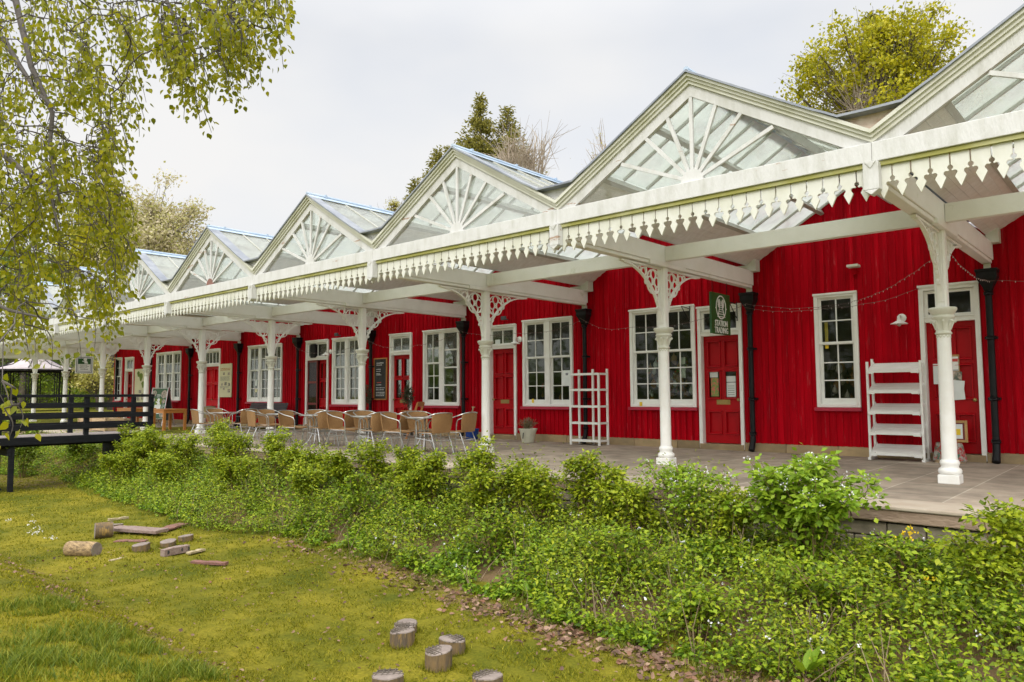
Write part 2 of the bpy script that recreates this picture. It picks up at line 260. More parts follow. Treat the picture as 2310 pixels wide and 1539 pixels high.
def ground_mat():
    m = bpy.data.materials.new('mossy_ground'); m.use_nodes = True
    n, l = m.node_tree.nodes, m.node_tree.links; b = n['Principled BSDF']; b.inputs['Roughness'].default_value = 0.95; b.inputs['Specular IOR Level'].default_value = .15
    t = n.new('ShaderNodeTexCoord')
    def nse(s, d=6, ro=.62):
        q = n.new('ShaderNodeTexNoise'); q.inputs['Scale'].default_value = s; q.inputs['Detail'].default_value = d; q.inputs['Roughness'].default_value = ro
        l.new(t.outputs['Object'], q.inputs['Vector']); return q
    a = nse(0.9); r = n.new('ShaderNodeValToRGB'); e = r.color_ramp.elements
    e[0].position, e[1].position = .36, .64; e[0].color = (0.085, 0.10, 0.006, 1); e[1].color = (0.235, 0.205, 0.018, 1)
    l.new(a.outputs['Fac'], r.inputs['Fac'])
    f = nse(34, 5); r2 = n.new('ShaderNodeValToRGB'); r2.color_ramp.elements[0].position = .3; r2.color_ramp.elements[1].position = .7
    r2.color_ramp.elements[0].color = (.62, .64, .6, 1); r2.color_ramp.elements[1].color = (1.2, 1.15, 1.1, 1)
    l.new(f.outputs['Fac'], r2.inputs['Fac'])
    x = n.new('ShaderNodeMix'); x.data_type = 'RGBA'; x.blend_type = 'MULTIPLY'; x.inputs['Factor'].default_value = 1
    l.new(r.outputs['Color'], x.inputs['A']); l.new(r2.outputs['Color'], x.inputs['B'])
    # bare earth and leaf-mould: where the vertex attribute says so, plus sparse patches
    at_ = n.new('ShaderNodeAttribute'); at_.attribute_name = 'earth'
    g = nse(4.5, 7, .7); ad = n.new('ShaderNodeMath'); ad.operation = 'ADD'; l.new(g.outputs['Fac'], ad.inputs[0]); l.new(at_.outputs['Fac'], ad.inputs[1])
    mr_ = n.new('ShaderNodeMapRange'); mr_.inputs['From Min'].default_value = .66; mr_.inputs['From Max'].default_value = .86; l.new(ad.outputs[0], mr_.inputs['Value'])
    x2 = n.new('ShaderNodeMix'); x2.data_type = 'RGBA'; x2.inputs['B'].default_value = (0.16, 0.105, 0.055, 1)
    l.new(mr_.outputs['Result'], x2.inputs['Factor']); l.new(x.outputs['Result'], x2.inputs['A']); l.new(x2.outputs['Result'], b.inputs['Base Color'])
    bp = n.new('ShaderNodeBump'); bp.inputs['Strength'].default_value = .6; bp.inputs['Distance'].default_value = .03
    l.new(f.outputs['Fac'], bp.inputs['Height']); l.new(bp.outputs['Normal'], b.inputs['Normal'])
    return m
M['ground'] = ground_mat()

# ------------------------------------------------------------------ mesh helpers
def tag(o, label=None, cat=None, group=None, kind=None):
    if label: o['label'] = label
    if cat: o['category'] = cat
    if group: o['group'] = group
    if kind: o['kind'] = kind
    return o
def thing(name, label, cat, loc=(0, 0, 0), rz=0.0, group=None):
    o = bpy.data.objects.new(name, None); C.objects.link(o); o.empty_display_size = .1
    o.location = loc; o.rotation_euler = (0, 0, rz)
    return tag(o, label, cat, group)
def copy_tree(o, parent=None):
    c = o.copy(); C.objects.link(c); c.parent = parent
    for ch in [q for q in bpy.data.objects if q.parent == o]: copy_tree(ch, c)
    return c
class MB:
    def __init__(s): s.v = []; s.f = []; s.mi = []; s.m = 0
    def add(s, vs, fs):
        n = len(s.v); s.v += [tuple(p) for p in vs]; s.f += [tuple(i+n for i in f) for f in fs]; s.mi += [s.m]*len(fs); return s
    def box(s, x0, x1, y0, y1, z0, z1):
        return s.add([(x0, y0, z0), (x1, y0, z0), (x1, y1, z0), (x0, y1, z0), (x0, y0, z1), (x1, y0, z1), (x1, y1, z1), (x0, y1, z1)],
                     [(3, 2, 1, 0), (4, 5, 6, 7), (0, 1, 5, 4), (1, 2, 6, 5), (2, 3, 7, 6), (3, 0, 4, 7)])
    def bar(s, p, q, w, h, up=(0, 0, 1)):
        p, q = Vector(p), Vector(q); d = (q-p).normalized(); u = Vector(up)
        a = d.cross(u)
        if a.length < 1e-5: a = d.cross(Vector((1, 0, 0)))
        a.normalize(); b = a.cross(d).normalized(); a = a*w/2; b = b*h/2
        return s.add([p-a-b, p+a-b, p+a+b, p-a+b, q-a-b, q+a-b, q+a+b, q-a+b],
                     [(0, 1, 2, 3), (7, 6, 5, 4), (4, 5, 1, 0), (5, 6, 2, 1), (6, 7, 3, 2), (7, 4, 0, 3)])
    def tube(s, pts, r, n=8, sq=None):
        pts = [Vector(p) for p in pts]; k = len(pts); rs = r if isinstance(r, (list, tuple)) else [r]*k
        vs = []; prev = None
        for i, p in enumerate(pts):
            d = (pts[min(i+1, k-1)]-pts[max(i-1, 0)])
            d = d.normalized() if d.length > 1e-9 else Vector((0, 0, 1))
            if prev is None:
                a = d.orthogonal().normalized()
            else:
                a = prev - d*prev.dot(d); a = a.normalized() if a.length > 1e-6 else d.orthogonal().normalized()
            prev = a; b = d.cross(a)
            for j in range(n):
                t = 2*math.pi*j/n; vs.append(p + (a*math.cos(t)+b*math.sin(t))*rs[i])
        fs = [(i*n+j, i*n+(j+1) % n, (i+1)*n+(j+1) % n, (i+1)*n+j) for i in range(k-1) for j in range(n)]
        fs += [tuple(range(n-1, -1, -1)), tuple(range((k-1)*n, k*n))]
        return s.add(vs, fs)
    def lathe(s, prof, c=(0, 0, 0), n=20, ph=0.0, caps=True):
        vs = [(c[0]+r*math.cos(ph+2*math.pi*j/n), c[1]+r*math.sin(ph+2*math.pi*j/n), c[2]+z) for r, z in prof for j in range(n)]
        k = len(prof); fs = [(i*n+j, i*n+(j+1) % n, (i+1)*n+(j+1) % n, (i+1)*n+j) for i in range(k-1) for j in range(n)]
        if caps: fs += [tuple(range(n-1, -1, -1)), tuple(range((k-1)*n, k*n))]
        return s.add(vs, fs)
    def prism(s, pts, o, u, v, t):
        # polygon pts (a,b) in plane o + a*u + b*v, extruded by vector t
        o, u, v, t = Vector(o), Vector(u), Vector(v), Vector(t); n = len(pts)
        A = [o+u*a+v*b for a, b in pts]; B = [p+t for p in A]
        return s.add(A+B, [tuple(range(n)), tuple(range(2*n-1, n-1, -1))] + [(i, i+n, (i+1) % n+n, (i+1) % n) for i in range(n)])
    def quad(s, a, b, c, d): return s.add([a, b, c, d], [(0, 1, 2, 3)])
    def build(s, name, m, parent=None, smooth=False, bevel=0.0, loc=None, world=True):
        # verts are in world space; they are re-based on the parent's (unrotated) location, or used as local if world=False
        off = Vector((0, 0, 0))
        if world:
            p = parent
            while p is not None: off += p.location; p = p.parent
        if loc is not None: off += Vector(loc)
        me = bpy.data.meshes.new(name)
        me.from_pydata([(x-off.x, y-off.y, z-off.z) for x, y, z in s.v], [], s.f)
        for q in (m if isinstance(m, list) else [m]): me.materials.append(q)
        if any(s.mi): me.polygons.foreach_set('material_index', s.mi)
        if smooth:
            me.polygons.foreach_set('use_smooth', [True]*len(s.f))
        bmx = bmesh.new(); bmx.from_mesh(me); bmesh.ops.recalc_face_normals(bmx, faces=bmx.faces); bmx.to_mesh(me); bmx.free()
        if smooth and hasattr(me, 'set_sharp_from_angle'): me.set_sharp_from_angle(angle=R(40))
        o = bpy.data.objects.new(name, me); C.objects.link(o); o.parent = parent
        if loc is not None: o.location = loc
        if bevel:
            b = o.modifiers.new('bevel', 'BEVEL'); b.width = bevel; b.segments = 2; b.limit_method = 'ANGLE'; b.angle_limit = R(40)
        return o
def np_mesh(name, V, F, m, parent=None, off=None):
    V = np.asarray(V, np.float32).reshape(-1, 3).copy(); F = np.asarray(F, np.int32); k = F.shape[1]
    if off is not None: V -= np.asarray(off, np.float32)
    me = bpy.data.meshes.new(name)
    me.vertices.add(len(V)); me.vertices.foreach_set('co', V.ravel())
    me.loops.add(F.size); me.loops.foreach_set('vertex_index', F.ravel())
    me.polygons.add(len(F)); me.polygons.foreach_set('loop_start', np.arange(0, F.size, k, dtype=np.int32)); me.polygons.foreach_set('loop_total', np.full(len(F), k, np.int32))
    me.update(calc_edges=True); me.validate(); me.materials.append(m)
    o = bpy.data.objects.new(name, me); C.objects.link(o); o.parent = parent
    return o
def nrm(a): return a/np.maximum(np.linalg.norm(a, axis=1, keepdims=True), 1e-9)
def leaf_arrays(P, D, N, L, Wd, fold=0.15):
    # kite leaves folded along the midrib: base, side, tip, side
    D = nrm(D); Sd = nrm(np.cross(D, N)); N = np.cross(Sd, D); L = np.asarray(L).reshape(-1, 1); Wd = np.asarray(Wd).reshape(-1, 1)
    mid = P + D*L*0.42
    V = np.stack([P, mid+Sd*Wd*.5+N*L*fold, P+D*L, mid-Sd*Wd*.5+N*L*fold], 1).reshape(-1, 3)
    i = np.arange(len(P))[:, None]*4
    return V, np.concatenate([i+np.array([[0, 1, 2]]), i+np.array([[0, 2, 3]])], 1).reshape(-1, 3)
def ovate_arrays(P, D, N, L, Wd):
    # 6-point ovate leaf (birch)
    D = nrm(D); Sd = nrm(np.cross(D, N)); N = np.cross(Sd, D); L = L.reshape(-1, 1); Wd = Wd.reshape(-1, 1)
    q = lambda a, b, c: P + D*L*a + Sd*Wd*b + N*L*c
    V = np.stack([q(0, 0, 0), q(.22, .46, .05), q(.5, .45, .08), q(1, 0, -.06), q(.5, -.45, .08), q(.22, -.46, .05)], 1).reshape(-1, 3)
    i = np.arange(len(P))[:, None]*6
    return V, np.concatenate([i+np.array([[0, 1, 2, 3]]), i+np.array([[0, 3, 4, 5]])], 1).reshape(-1, 4)
def rand_dirs(n, up=0.0):
    d = NR.normal(size=(n, 3)); d[:, 2] += up; return nrm(d)
def text_part(name, body, size, m, parent, loc, rot, ext=0.002, sx=1.0, local=True):
    cu = bpy.data.curves.new('txt', 'FONT'); cu.body = body; cu.size = size; cu.extrude = ext; cu.offset = .0012; cu.align_x = 'CENTER'; cu.align_y = 'CENTER'; cu.resolution_u = 2
    to = bpy.data.objects.new('txt', cu); C.objects.link(to); bpy.context.view_layer.update()
    me = bpy.data.meshes.new_from_object(to.evaluated_get(bpy.context.evaluated_depsgraph_get()))
    bpy.data.objects.remove(to); me.materials.clear(); me.materials.append(m)
    o = bpy.data.objects.new(name, me); C.objects.link(o); o.parent = parent; o.location = loc; o.rotation_euler = rot; o.scale = (sx, 1, 1)
    return o

# ------------------------------------------------------------------ layout constants (metres; X along the building, Y into it, platform top = 0)
X0, SP, YC, YF, YW, YE = -2.16, 4.10, 10.85, 8.05, 14.387, 8.27
GZ = -1.0                                    # old track bed
COLX = lambda i: X0 - SP*i
def foot(x): return float(np.interp(x, [-27, -22, -19.5, -12, -10, -6.6, -4.4, -2.6, 2], [5.6, 6.9, 6.6, 5.85, 6.4, 6.15, 5.75, 5.65, 5.5]))
def smooth(a, b, t):
    t = min(1, max(0, (t-a)/(b-a))); return t*t*(3-2*t)
def ground_z(x, y):
    z = GZ
    z += 0.30*smooth(3.25, 2.25, y) + 0.40*smooth(2.4, -0.6, y) + 0.5*smooth(-0.8, -6, y)          # bank on the camera side
    f = foot(x)
    bank = 0.50*smooth(f-.1, 8.2, y)
    if x < -22: bank = max(bank, (1.0+.25*smooth(-36, -46, x))*smooth(6.2-1.0*smooth(-30, -44, x), 9.2, y))
    if y > 8.3 and x >= -22: bank = .50
    z += bank
    if x < -44 or y > 22: z = max(z, z)
    z += 0.035*mnoise.noise(Vector((x*.9, y*.9, 0))) + 0.015*mnoise.noise(Vector((x*3.1, y*3.1, 4)))
    return z
def gz_arr(P): return np.array([ground_z(float(a), float(b)) for a, b in P])

# ground: one sheet, fine near the camera, coarse to the horizon
def build_ground():
    xs = np.unique(np.concatenate([np.linspace(-400, -60, 14), np.linspace(-60, -24, 30), np.arange(-24, 3.01, .16), np.linspace(4, 60, 12), np.linspace(80, 400, 6)]).round(3))
    ys = np.unique(np.concatenate([np.linspace(-300, -20, 8), np.linspace(-16, -2, 10), np.arange(-1.5, 9.31, .14), np.linspace(10, 40, 12), np.linspace(60, 500, 8)]).round(3))
    V = [(x, y, ground_z(x, y) if -80 < x < 30 and -20 < y < 30 else (.3 if y > 20 or x < -50 else -.2)) for y in ys for x in xs]
    nx = len(xs); F = [(j*nx+i, j*nx+i+1, (j+1)*nx+i+1, (j+1)*nx+i) for j in range(len(ys)-1) for i in range(nx-1)]
    o = np_mesh('ground', V, F, M['ground'])
    e = o.data.attributes.new('earth', 'FLOAT', 'POINT')
    vals = []
    for (x, y, z) in V:
        f = foot(x); k = -.02
        if -22 < x < 3:
            k += .30*math.exp(-((y-f+.25)/.42)**2)*smooth(-10.5, -7, x) + (.38 if y > f+.25 else 0)
            k += .26*math.exp(-((y-2.72-.12*math.sin(x*1.7))/.16)**2)
        if x <= -20 and 5.5 < y < 9: k += .25
        vals.append(k)
    e.data.foreach_set('value', vals); o.data.polygons.foreach_set('use_smooth', [True]*len(o.data.polygons))
    tag(o, kind='structure')
build_ground()

# platform
b = MB(); b.box(-62, 8, YE+.62, YW+.3, -1.2, 0.0)
tag(b.build('platform', M['paving']), kind='structure')
b = MB(); e2 = MB(); x = -62.0; i = 0
while x < 8:
    w = rnd.uniform(1.0, 1.7); j = rnd.uniform(-.012, .012)
    b.box(x+.004, x+w-.004, YE+j, YE+.616, -.035, .006); e2.box(x+.006, x+w-.006, YE+j+.012+rnd.uniform(0, .012), YE+.616, -.17+rnd.uniform(-.02, .01), -.0355)
    x += w
o = b.build('platform_edge', M['coping'], bevel=.012); tag(o, kind='structure'); o = e2.build('platform_edge_course', M['coping_side'], bevel=.014); tag(o, kind='structure')
b = MB()
for zz in range(6):
    x = -62.0; z0 = -1.3+zz*.195
    while x < 8:
        w = rnd.uniform(.3, .75); b.box(x+.006, x+w-.006, YE+.05+rnd.uniform(0, .03), YE+.6, z0+.006, min(z0+.19, -.18)); x += w
tag(b.build('platform_wall', M['wall_stone'], bevel=.012), 'low rubble stone wall under the platform edge, half hidden by plants', 'wall')

# ------------------------------------------------------------------ station building
bd = thing('station_building', 'long red timber station building with white sash windows and red doors', 'building', (-18, YW, 0))
XL, XR = -39.35, 4.6
WIN = [  # x0, x1, z0, z1, sashes, style
    (-39.13, -38.38, .97, 3.08, 1, 'n'), (-34.38, -31.91, .98, 3.12, 3, 'n'), (-26.22, -23.84, .94, 3.05, 3, 'n'), (-20.74, -19.20, .87, 3.04, 2, 'n'),
    (-16.22, -14.71, .86, 3.02, 2, 'storm'), (-12.39, -10.79, .86, 3.05, 2, 'n'), (-9.16, -7.53, .87, 3.06, 2, 'n'), (-5.02, -4.24, .89, 3.03, 1, 'n'), (1.2, 2.8, .87, 3.05, 2, 'n')]
DOOR = [(-37.94, -36.94, 3.05, 'glazed'), (-29.85, -28.43, 3.07, 'double'), (-22.31, -20.98, 3.04, 'screen'), (-17.76, -16.74, 3.01, 'glazed2'),
        (-13.62, -12.62, 2.99, 'plain'), (-7.47, -6.48, 2.99, 'shop'), (-3.22, -2.31, 3.01, 'pinned')]
ops = sorted([(a, c, z0, z1) for a, c, z0, z1, _, _ in WIN] + [(a, c, 0.0, z1) for a, c, z1, _ in DOOR])
def roof_under(x): return 5.075 - .594*abs(((x-X0) % SP) - SP/2) - .02
wb = MB(); PT = .17      # plinth top
# wall boards: strips between openings
edges = [XL]
for a, c, z0, z1 in ops: edges += [a, c]
edges.append(XR)
def wall_piece(xa, xb, za, zb):      # zb None -> follow the canopy underside
    if zb is not None: wb.box(xa, xb, YW, YW+.09, za, zb); return
    ks = [xa] + sorted([X0+SP*k/2 for k in range(-24, 6) if xa+.01 < X0+SP*k/2 < xb-.01]) + [xb]
    for p, q in zip(ks[:-1], ks[1:]):
        wb.add([(p, YW, za), (q, YW, za), (q, YW, roof_under(q)), (p, YW, roof_under(p)), (p, YW+.09, za), (q, YW+.09, za), (q, YW+.09, roof_under(q)), (p, YW+.09, roof_under(p))],
               [(0, 1, 2, 3), (7, 6, 5, 4), (0, 4, 5, 1), (1, 5, 6, 2), (2, 6, 7, 3), (3, 7, 4, 0)])
for k in range(0, len(edges), 2): wall_piece(edges[k], edges[k+1], PT, None)
for a, c, z0, z1 in ops:
    wall_piece(a, c, z1, None)
    if z0 > 0: wall_piece(a, c, PT, z0)
x = XL+.05
while x < XR:                            # proud boards of the board-on-board cladding
    w = rnd.uniform(.055, .095); d = rnd.uniform(.015, .024)
    segs = [(PT-.02, min(roof_under(x-w/2), roof_under(x+w/2)))]
    for a, c, z0, z1 in ops:
        if a-.05 < x < c+.05:
            segs = [(PT-.02, z0-.07)] if z0 > 0 else []
            segs.append((z1+.0, min(roof_under(x-w/2), roof_under(x+w/2))))
    for z0, z1 in segs: wb.box(x-w/2, x+w/2, YW-d, YW+.004, z0, z1)
    x += rnd.uniform(.120, .155)
wb.box(XL, XL+.09, YW+.09, YW+9, PT, 3.7); wb.box(XR-.09, XR, YW+.09, YW+9, PT, 3.7); wb.box(XL, XR, YW+9, YW+9.1, PT, 3.7)
wb.build('wall', M['red'], bd)
def piece_tones(_m, lo, hi):          # boards and blocks each a slightly different tone
    _n, _l = _m.node_tree.nodes, _m.node_tree.links; _b = _n['Principled BSDF']; _src = _b.inputs['Base Color'].links[0].from_socket
    _g = _n.new('ShaderNodeNewGeometry'); _r = _n.new('ShaderNodeMapRange'); _r.inputs['To Min'].default_value = lo; _r.inputs['To Max'].default_value = hi
    _x = _n.new('ShaderNodeMix'); _x.data_type = 'RGBA'; _x.blend_type = 'MULTIPLY'; _x.inputs['Factor'].default_value = 1
    _l.new(_g.outputs['Random Per Island'], _r.inputs['Value']); _l.new(_src, _x.inputs['A']); _l.new(_r.outputs['Result'], _x.inputs['B']); _l.new(_x.outputs['Result'], _b.inputs['Base Color'])
piece_tones(M['red'], .72, 1.08); piece_tones(M['stone'], .6, 1.25); piece_tones(M['coping'], .75, 1.15); piece_tones(M['wall_stone'], .6, 1.3); piece_tones(M['coping_side'], .7, 1.25)
b = MB(); x = XL
doors_x = [(a, c) for a, c, _, _ in DOOR]
while x < XR:
    w = rnd.uniform(.6, 1.25); xe = min(x+w, XR); run_end = xe >= XR
    for a, c in doors_x:
        if a <= x+.001 < c: x = c; xe = x+rnd.uniform(.5, 1.0)
    for a, c in doors_x:
        if x < a < xe: xe = a; run_end = True
    if xe-x > .05: b.box(x+.003, xe-.003, YW-.055+rnd.uniform(-.006, .006), YW+.08, -.02, PT-.003+rnd.uniform(-.006, 0))
    x = xe
    if run_end or xe in [a for a, c in doors_x]:
        if b.f: b.build('plinth', M['stone'], bd, bevel=.012)
        b = MB()
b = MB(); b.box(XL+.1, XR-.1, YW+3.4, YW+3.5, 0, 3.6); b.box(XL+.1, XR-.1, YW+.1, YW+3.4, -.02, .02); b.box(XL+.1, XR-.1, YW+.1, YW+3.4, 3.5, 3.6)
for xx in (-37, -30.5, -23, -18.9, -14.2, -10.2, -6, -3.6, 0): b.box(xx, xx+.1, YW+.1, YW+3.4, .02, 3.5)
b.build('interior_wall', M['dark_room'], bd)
b = MB()
b.prism([(-.2, 3.7), (4.6, 5.0), (9.4, 3.7), (9.4, 3.6), (-.2, 3.6)], (XL-.2, YW+.4, 0), (0, 1, 0), (0, 0, 1), (XR-XL+.4, 0, 0))
b.build('roof', M['slate'], bd)

def window(x0, x1, z0, z1, ns, style):
    f = MB(); yo = YW-.05; cw = .07
    f.box(x0, x0+cw, yo, YW+.09, z0, z1); f.box(x1-cw, x1, yo, YW+.09, z0, z1); f.box(x0+cw, x1-cw, yo, YW+.09, z1-cw, z1); f.box(x0+cw, x1-cw, yo, YW+.09, z0, z0+.06)
    f.box(x0-.012, x1+.012, yo-.02, yo-.001, z1-.028, z1+.012)
    mull = .16 if ns == 2 else .10
    iw = (x1-x0-2*cw-mull*(ns-1))/ns; gl = MB(); sa = MB()
    for k in range(ns-1):
        xm = x0+cw+iw*(k+1)+mull*k; f.box(xm, xm+mull, yo+.012, YW+.09, z0+.06, z1-cw)
    fo = f.build('window', M['white'], bd, bevel=.006)
    for k in range(ns):
        a = x0+cw+(iw+mull)*k; c = a+iw; zb, zt = z0+.06, z1-cw; st = .05; zm = zb+(zt-zb)*.56
        if style == 'storm' and k == 1:
            sa.box(a, a+.04, YW-.03, YW+.02, zb, zt); sa.box(c-.04, c, YW-.03, YW+.02, zb, zt)
            for q in range(5): zz = zb+(zt-zb-.04)*q/4; sa.box(a+.04, c-.04, YW-.03, YW+.02, zz, zz+.04)
            gl.box(a+.04, c-.04, YW-.006, YW, zb, zt); continue
        # upper sash stands proud of the lower one
        for (p, q, y, rows) in ((zm, zt, YW+.0, 2), (zb, zm+.035, YW+.035, 3)):
            bt = .045 if rows == 2 else .11
            sa.box(a, a+st, y, y+.03, p, q); sa.box(c-st, c, y, y+.03, p, q); sa.box(a+st, c-st, y, y+.03, q-.045, q); sa.box(a+st, c-st, y, y+.03, p, p+bt)
            xm = (a+c)/2; sa.box(xm-.011, xm+.011, y+.004, y+.028, p+bt, q-.045)
            for r_ in range(1, rows):
                zz = p+bt+(q-.045-p-bt)*r_/rows; sa.box(a+st, xm-.011, y+.004, y+.028, zz-.011, zz+.011); sa.box(xm+.011, c-st, y+.004, y+.028, zz-.011, zz+.011)
            gl.box(a+st, c-st, y+.018, y+.022, p+bt, q-.045)
    s_ = sa.build('sash', M['white_clean'], fo); gl.build('pane', M['pane'], fo)
    q = MB(); q.box(x0-.03, x1+.03, YW-.12, YW-.052, z0-.07, z0-.004); q.box(x0-.0, x1+.0, YW-.052, YW-.002, z0-.07, z0-.004); q.build('sill', M['red_sill'], fo, bevel=.008)
    return fo
wins = [window(*w) for w in WIN]
def door(x0, x1, z1, style):
    f = MB(); cw = .075; yo = YW-.045; zt = 2.43; zl = 2.37; zb = .13
    f.box(x0, x0+cw, yo, YW+.13, .02, z1); f.box(x1-cw, x1, yo, YW+.13, .02, z1); f.box(x0+cw, x1-cw, yo, YW+.13, z1-.085, z1)
    f.box(x0+cw, x1-cw, yo+.02, YW+.13, zl, zl+.09); f.box(x0+cw-.01, x1-cw+.01, yo-.0, yo+.019, zl+.075, zl+.10)
    f.box(x0-.012, x1+.012, yo-.02, yo-.001, z1-.028, z1+.012)
    a, c = x0+cw, x1-cw; tz0, tz1 = zl+.10, z1-.09
    f.box(a, a+.06, YW+.0, YW+.05, tz0, tz1); f.box(c-.06, c, YW+.0, YW+.05, tz0, tz1); f.box(a+.06, c-.06, YW, YW+.05, tz1-.05, tz1); f.box(a+.06, c-.06, YW, YW+.05, tz0, tz0+.04)
    if style not in ('shop', 'pinned'): f.box((a+c)/2-.015, (a+c)/2+.015, YW+.004, YW+.048, tz0+.04, tz1-.05)
    if style == 'double':
        for k in (1, 2, 3): f.box(a+.06+(c-a-.12)*k/4-.012, a+.06+(c-a-.12)*k/4+.012, YW+.006, YW+.046, tz0+.041, tz1-.051)
    L = MB(); yd = YW+.09; G = MB(); pm = M['red_bright'] if style == 'double' else M['red_door']
    leaves = [(a, (a+c)/2-.003), ((a+c)/2+.003, c)] if style in ('double', 'screen') else [(a, c)]
    scr = None
    for li, (p, q) in enumerate(leaves):
        T = L
        if style == 'screen' and li == 0:
            T = MB(); yy = yd-.09
            for xx in (p, q-.05): T.box(xx, xx+.05, yy, yy+.035, zb, zl)
            for zz in (zb, zb+.72, zb+1.45, zl-.07): T.box(p+.05, q-.05, yy, yy+.035, zz, zz+.07)
            g2 = MB(); g2.box(p+.05, q-.05, yy+.015, yy+.019, zb+.07, zl-.07); scr = (T, g2); continue
        w = q-p; st = .10 if w > .7 else .075; mid = (p+q)/2
        rows = [(zb, zb+.20), (zb+.66, zb+.93), (zb+1.50, zb+1.60), (zl-.11, zl)]
        cols = [(p, p+st), (mid-.05, mid+.05), (q-st, q)] if w > .55 else [(p, p+st), (q-st, q)]
        if style == 'double': cols = [(p, p+.08), (q-.08, q)]
        for (u, v) in cols: L.box(u, v, yd, yd+.045, zb, zl)
        for (z_, zz) in rows:
            for k in range(len(cols)-1): L.box(cols[k][1], cols[k+1][0], yd, yd+.045, z_, zz)
        for k in range(len(cols)-1):
            for r_ in range(3):
                u, v, z_, zz = cols[k][1], cols[k+1][0], rows[r_][1], rows[r_+1][0]
                glazed = (style == 'shop' and r_ == 1) or (style in ('glazed', 'glazed2', 'screen') and r_ >= 1)
                if glazed: G.box(u, v, yd+.02, yd+.024, z_, zz)
                else: L.box(u, v, yd+.028, yd+.043, z_, zz)
                # bolection moulding round each panel
                for (e0, e1, g0, g1) in ((u-.015, v+.015, z_-.012, z_+.014), (u-.015, v+.015, zz-.014, zz+.012)): L.prism([(yd-.0005, g0-.006), (yd-.045, g0+.002), (yd-.040, g1-.012), (yd-.0005, g1+.006)], (e0, 0, 0), (0, 1, 0), (0, 0, 1), (e1-e0, 0, 0))
                for e0 in (u-.013, v-.013): L.box(e0, e0+.026, yd-.026, yd-.0005, z_+.014, zz-.014)
    d = L.build('door', pm, bd)
    f.build('door_frame', M['white'], d, bevel=.005)
    g = MB(); g.box(a+.06, c-.06, YW+.02, YW+.024, tz0+.04, tz1-.05); g.build('transom_pane', M['pane'], d)
    for k in range(0, len(G.v), 8):
        g = MB(); g.add(G.v[k:k+8], [(3, 2, 1, 0), (4, 5, 6, 7), (0, 1, 5, 4), (1, 2, 6, 5), (2, 3, 7, 6), (3, 0, 4, 7)]); g.build('pane', M['pane'], d)
    if scr:
        so_ = scr[0].build('screen_door', M['maroon'], d); scr[1].build('screen_mesh', M['pane_screen'], d)
        tag(so_, 'maroon framed mesh screen leaf')
    k = MB(); hx = c-.07 if style in ('shop', 'pinned', 'screen') else a+.06
    if style == 'double': hx = (a+c)/2-.04
    k.lathe([(.012, 0), (.012, .03), (.03, .045), (.032, .06), (.02, .075), (.004, .078)], n=12)
    ho = k.build('handle', M['brass'], d, smooth=True, world=False); ho.location = Vector((hx, yd-.0005, 1.03))-bd.location; ho.rotation_euler = (R(90), 0, 0)
    if style in ('shop', 'plain', 'glazed2'):
        k = MB(); m_ = (a+c)/2; k.box(m_-.15, m_+.15, yd-.008, yd-.0006, .93, 1.03); k.box(m_-.12, m_+.12, yd-.014, yd-.0085, .955, 1.005); k.build('letterbox', M['brass'], d, bevel=.003)
    k = MB(); k.box(x0+.01, x1-.01, YW-.06, YW+.3, -.02, zb-.012); k.build('doorstep', M['stone'], d, bevel=.01)
    return d
doors = [door(*q) for q in DOOR]
# door papers and plates
def paper(x0, x1, z0, z1, y, parent, m, name='notice', tilt=0):
    k = MB(); cx, cz = (x0+x1)/2, (z0+z1)/2; w, h = (x1-x0)/2, (z1-z0)/2; ct, st = math.cos(tilt), math.sin(tilt)
    pts = [(-w, -h), (w, -h), (w, h), (-w, h)]
    k.prism([(p*ct-q*st, p*st+q*ct) for p, q in pts], (cx, y, cz), (1, 0, 0), (0, 0, 1), (0, .003, 0)); return k.build(name, m, parent)
d6 = doors[5]; yg = YW+.105
a_, c_ = -7.47+.075, -6.48-.075; mid_ = (a_+c_)/2
paper(a_+.12, a_+.30, 1.50, 1.61, yg, d6, M['paper']); tag(paper(a_+.14, a_+.31, 1.10, 1.49, yg, d6, M['poster'], 'poster'), 'bright floral poster behind the door glass')
paper(mid_+.07, mid_+.27, 1.40, 1.52, yg, d6, M['paper']); paper(mid_+.07, mid_+.27, 1.09, 1.385, yg, d6, M['paper'])
for k in range(5): paper(mid_+.10, mid_+.24, 1.13+k*.045, 1.138+k*.045, yg-.004, d6, M['green_sign'], 'print_line')
d7 = doors[6]; a7, c7 = -3.145, -2.385
k = MB(); zc0, zc1 = 1.05, 1.80; k.box(-2.95, -2.66, YW+.055, YW+.072, zc0, zc1); pb = k.build('pinboard', M['gold'], d7)
paper(-2.93, -2.80, 1.40, 1.76, YW+.05, d7, M['paper']); 
paper(-2.80, -2.675, 1.52, 1.765, YW+.047, d7, M['sign_white']); paper(-2.795, -2.68, 1.68, 1.73, YW+.044, d7, M['chalk_red'], 'print_line'); paper(-2.795, -2.68, 1.53, 1.54, YW+.044, d7, M['navy'], 'print_line')
tag(paper(-2.79, -2.63, 1.36, 1.51, YW+.045, d7, M['photo'], 'postcard', -.06), 'colourful postcard'); paper(-2.79, -2.60, 1.20, 1.36, YW+.043, d7, M['paper'], tilt=-.12)
paper(-2.80, -2.60, 1.03, 1.22, YW+.040, d7, M['paper'], tilt=.08); tag(paper(-2.92, -2.81, 1.22, 1.38, YW+.046, d7, M['photo'], 'postcard'), 'landscape postcard'); paper(-2.91, -2.80, 1.07, 1.2, YW+.044, d7, M['photo'], 'postcard')
paper(-3.06, -2.94, 1.30, 1.65, YW+.05, d7, M['paper'])
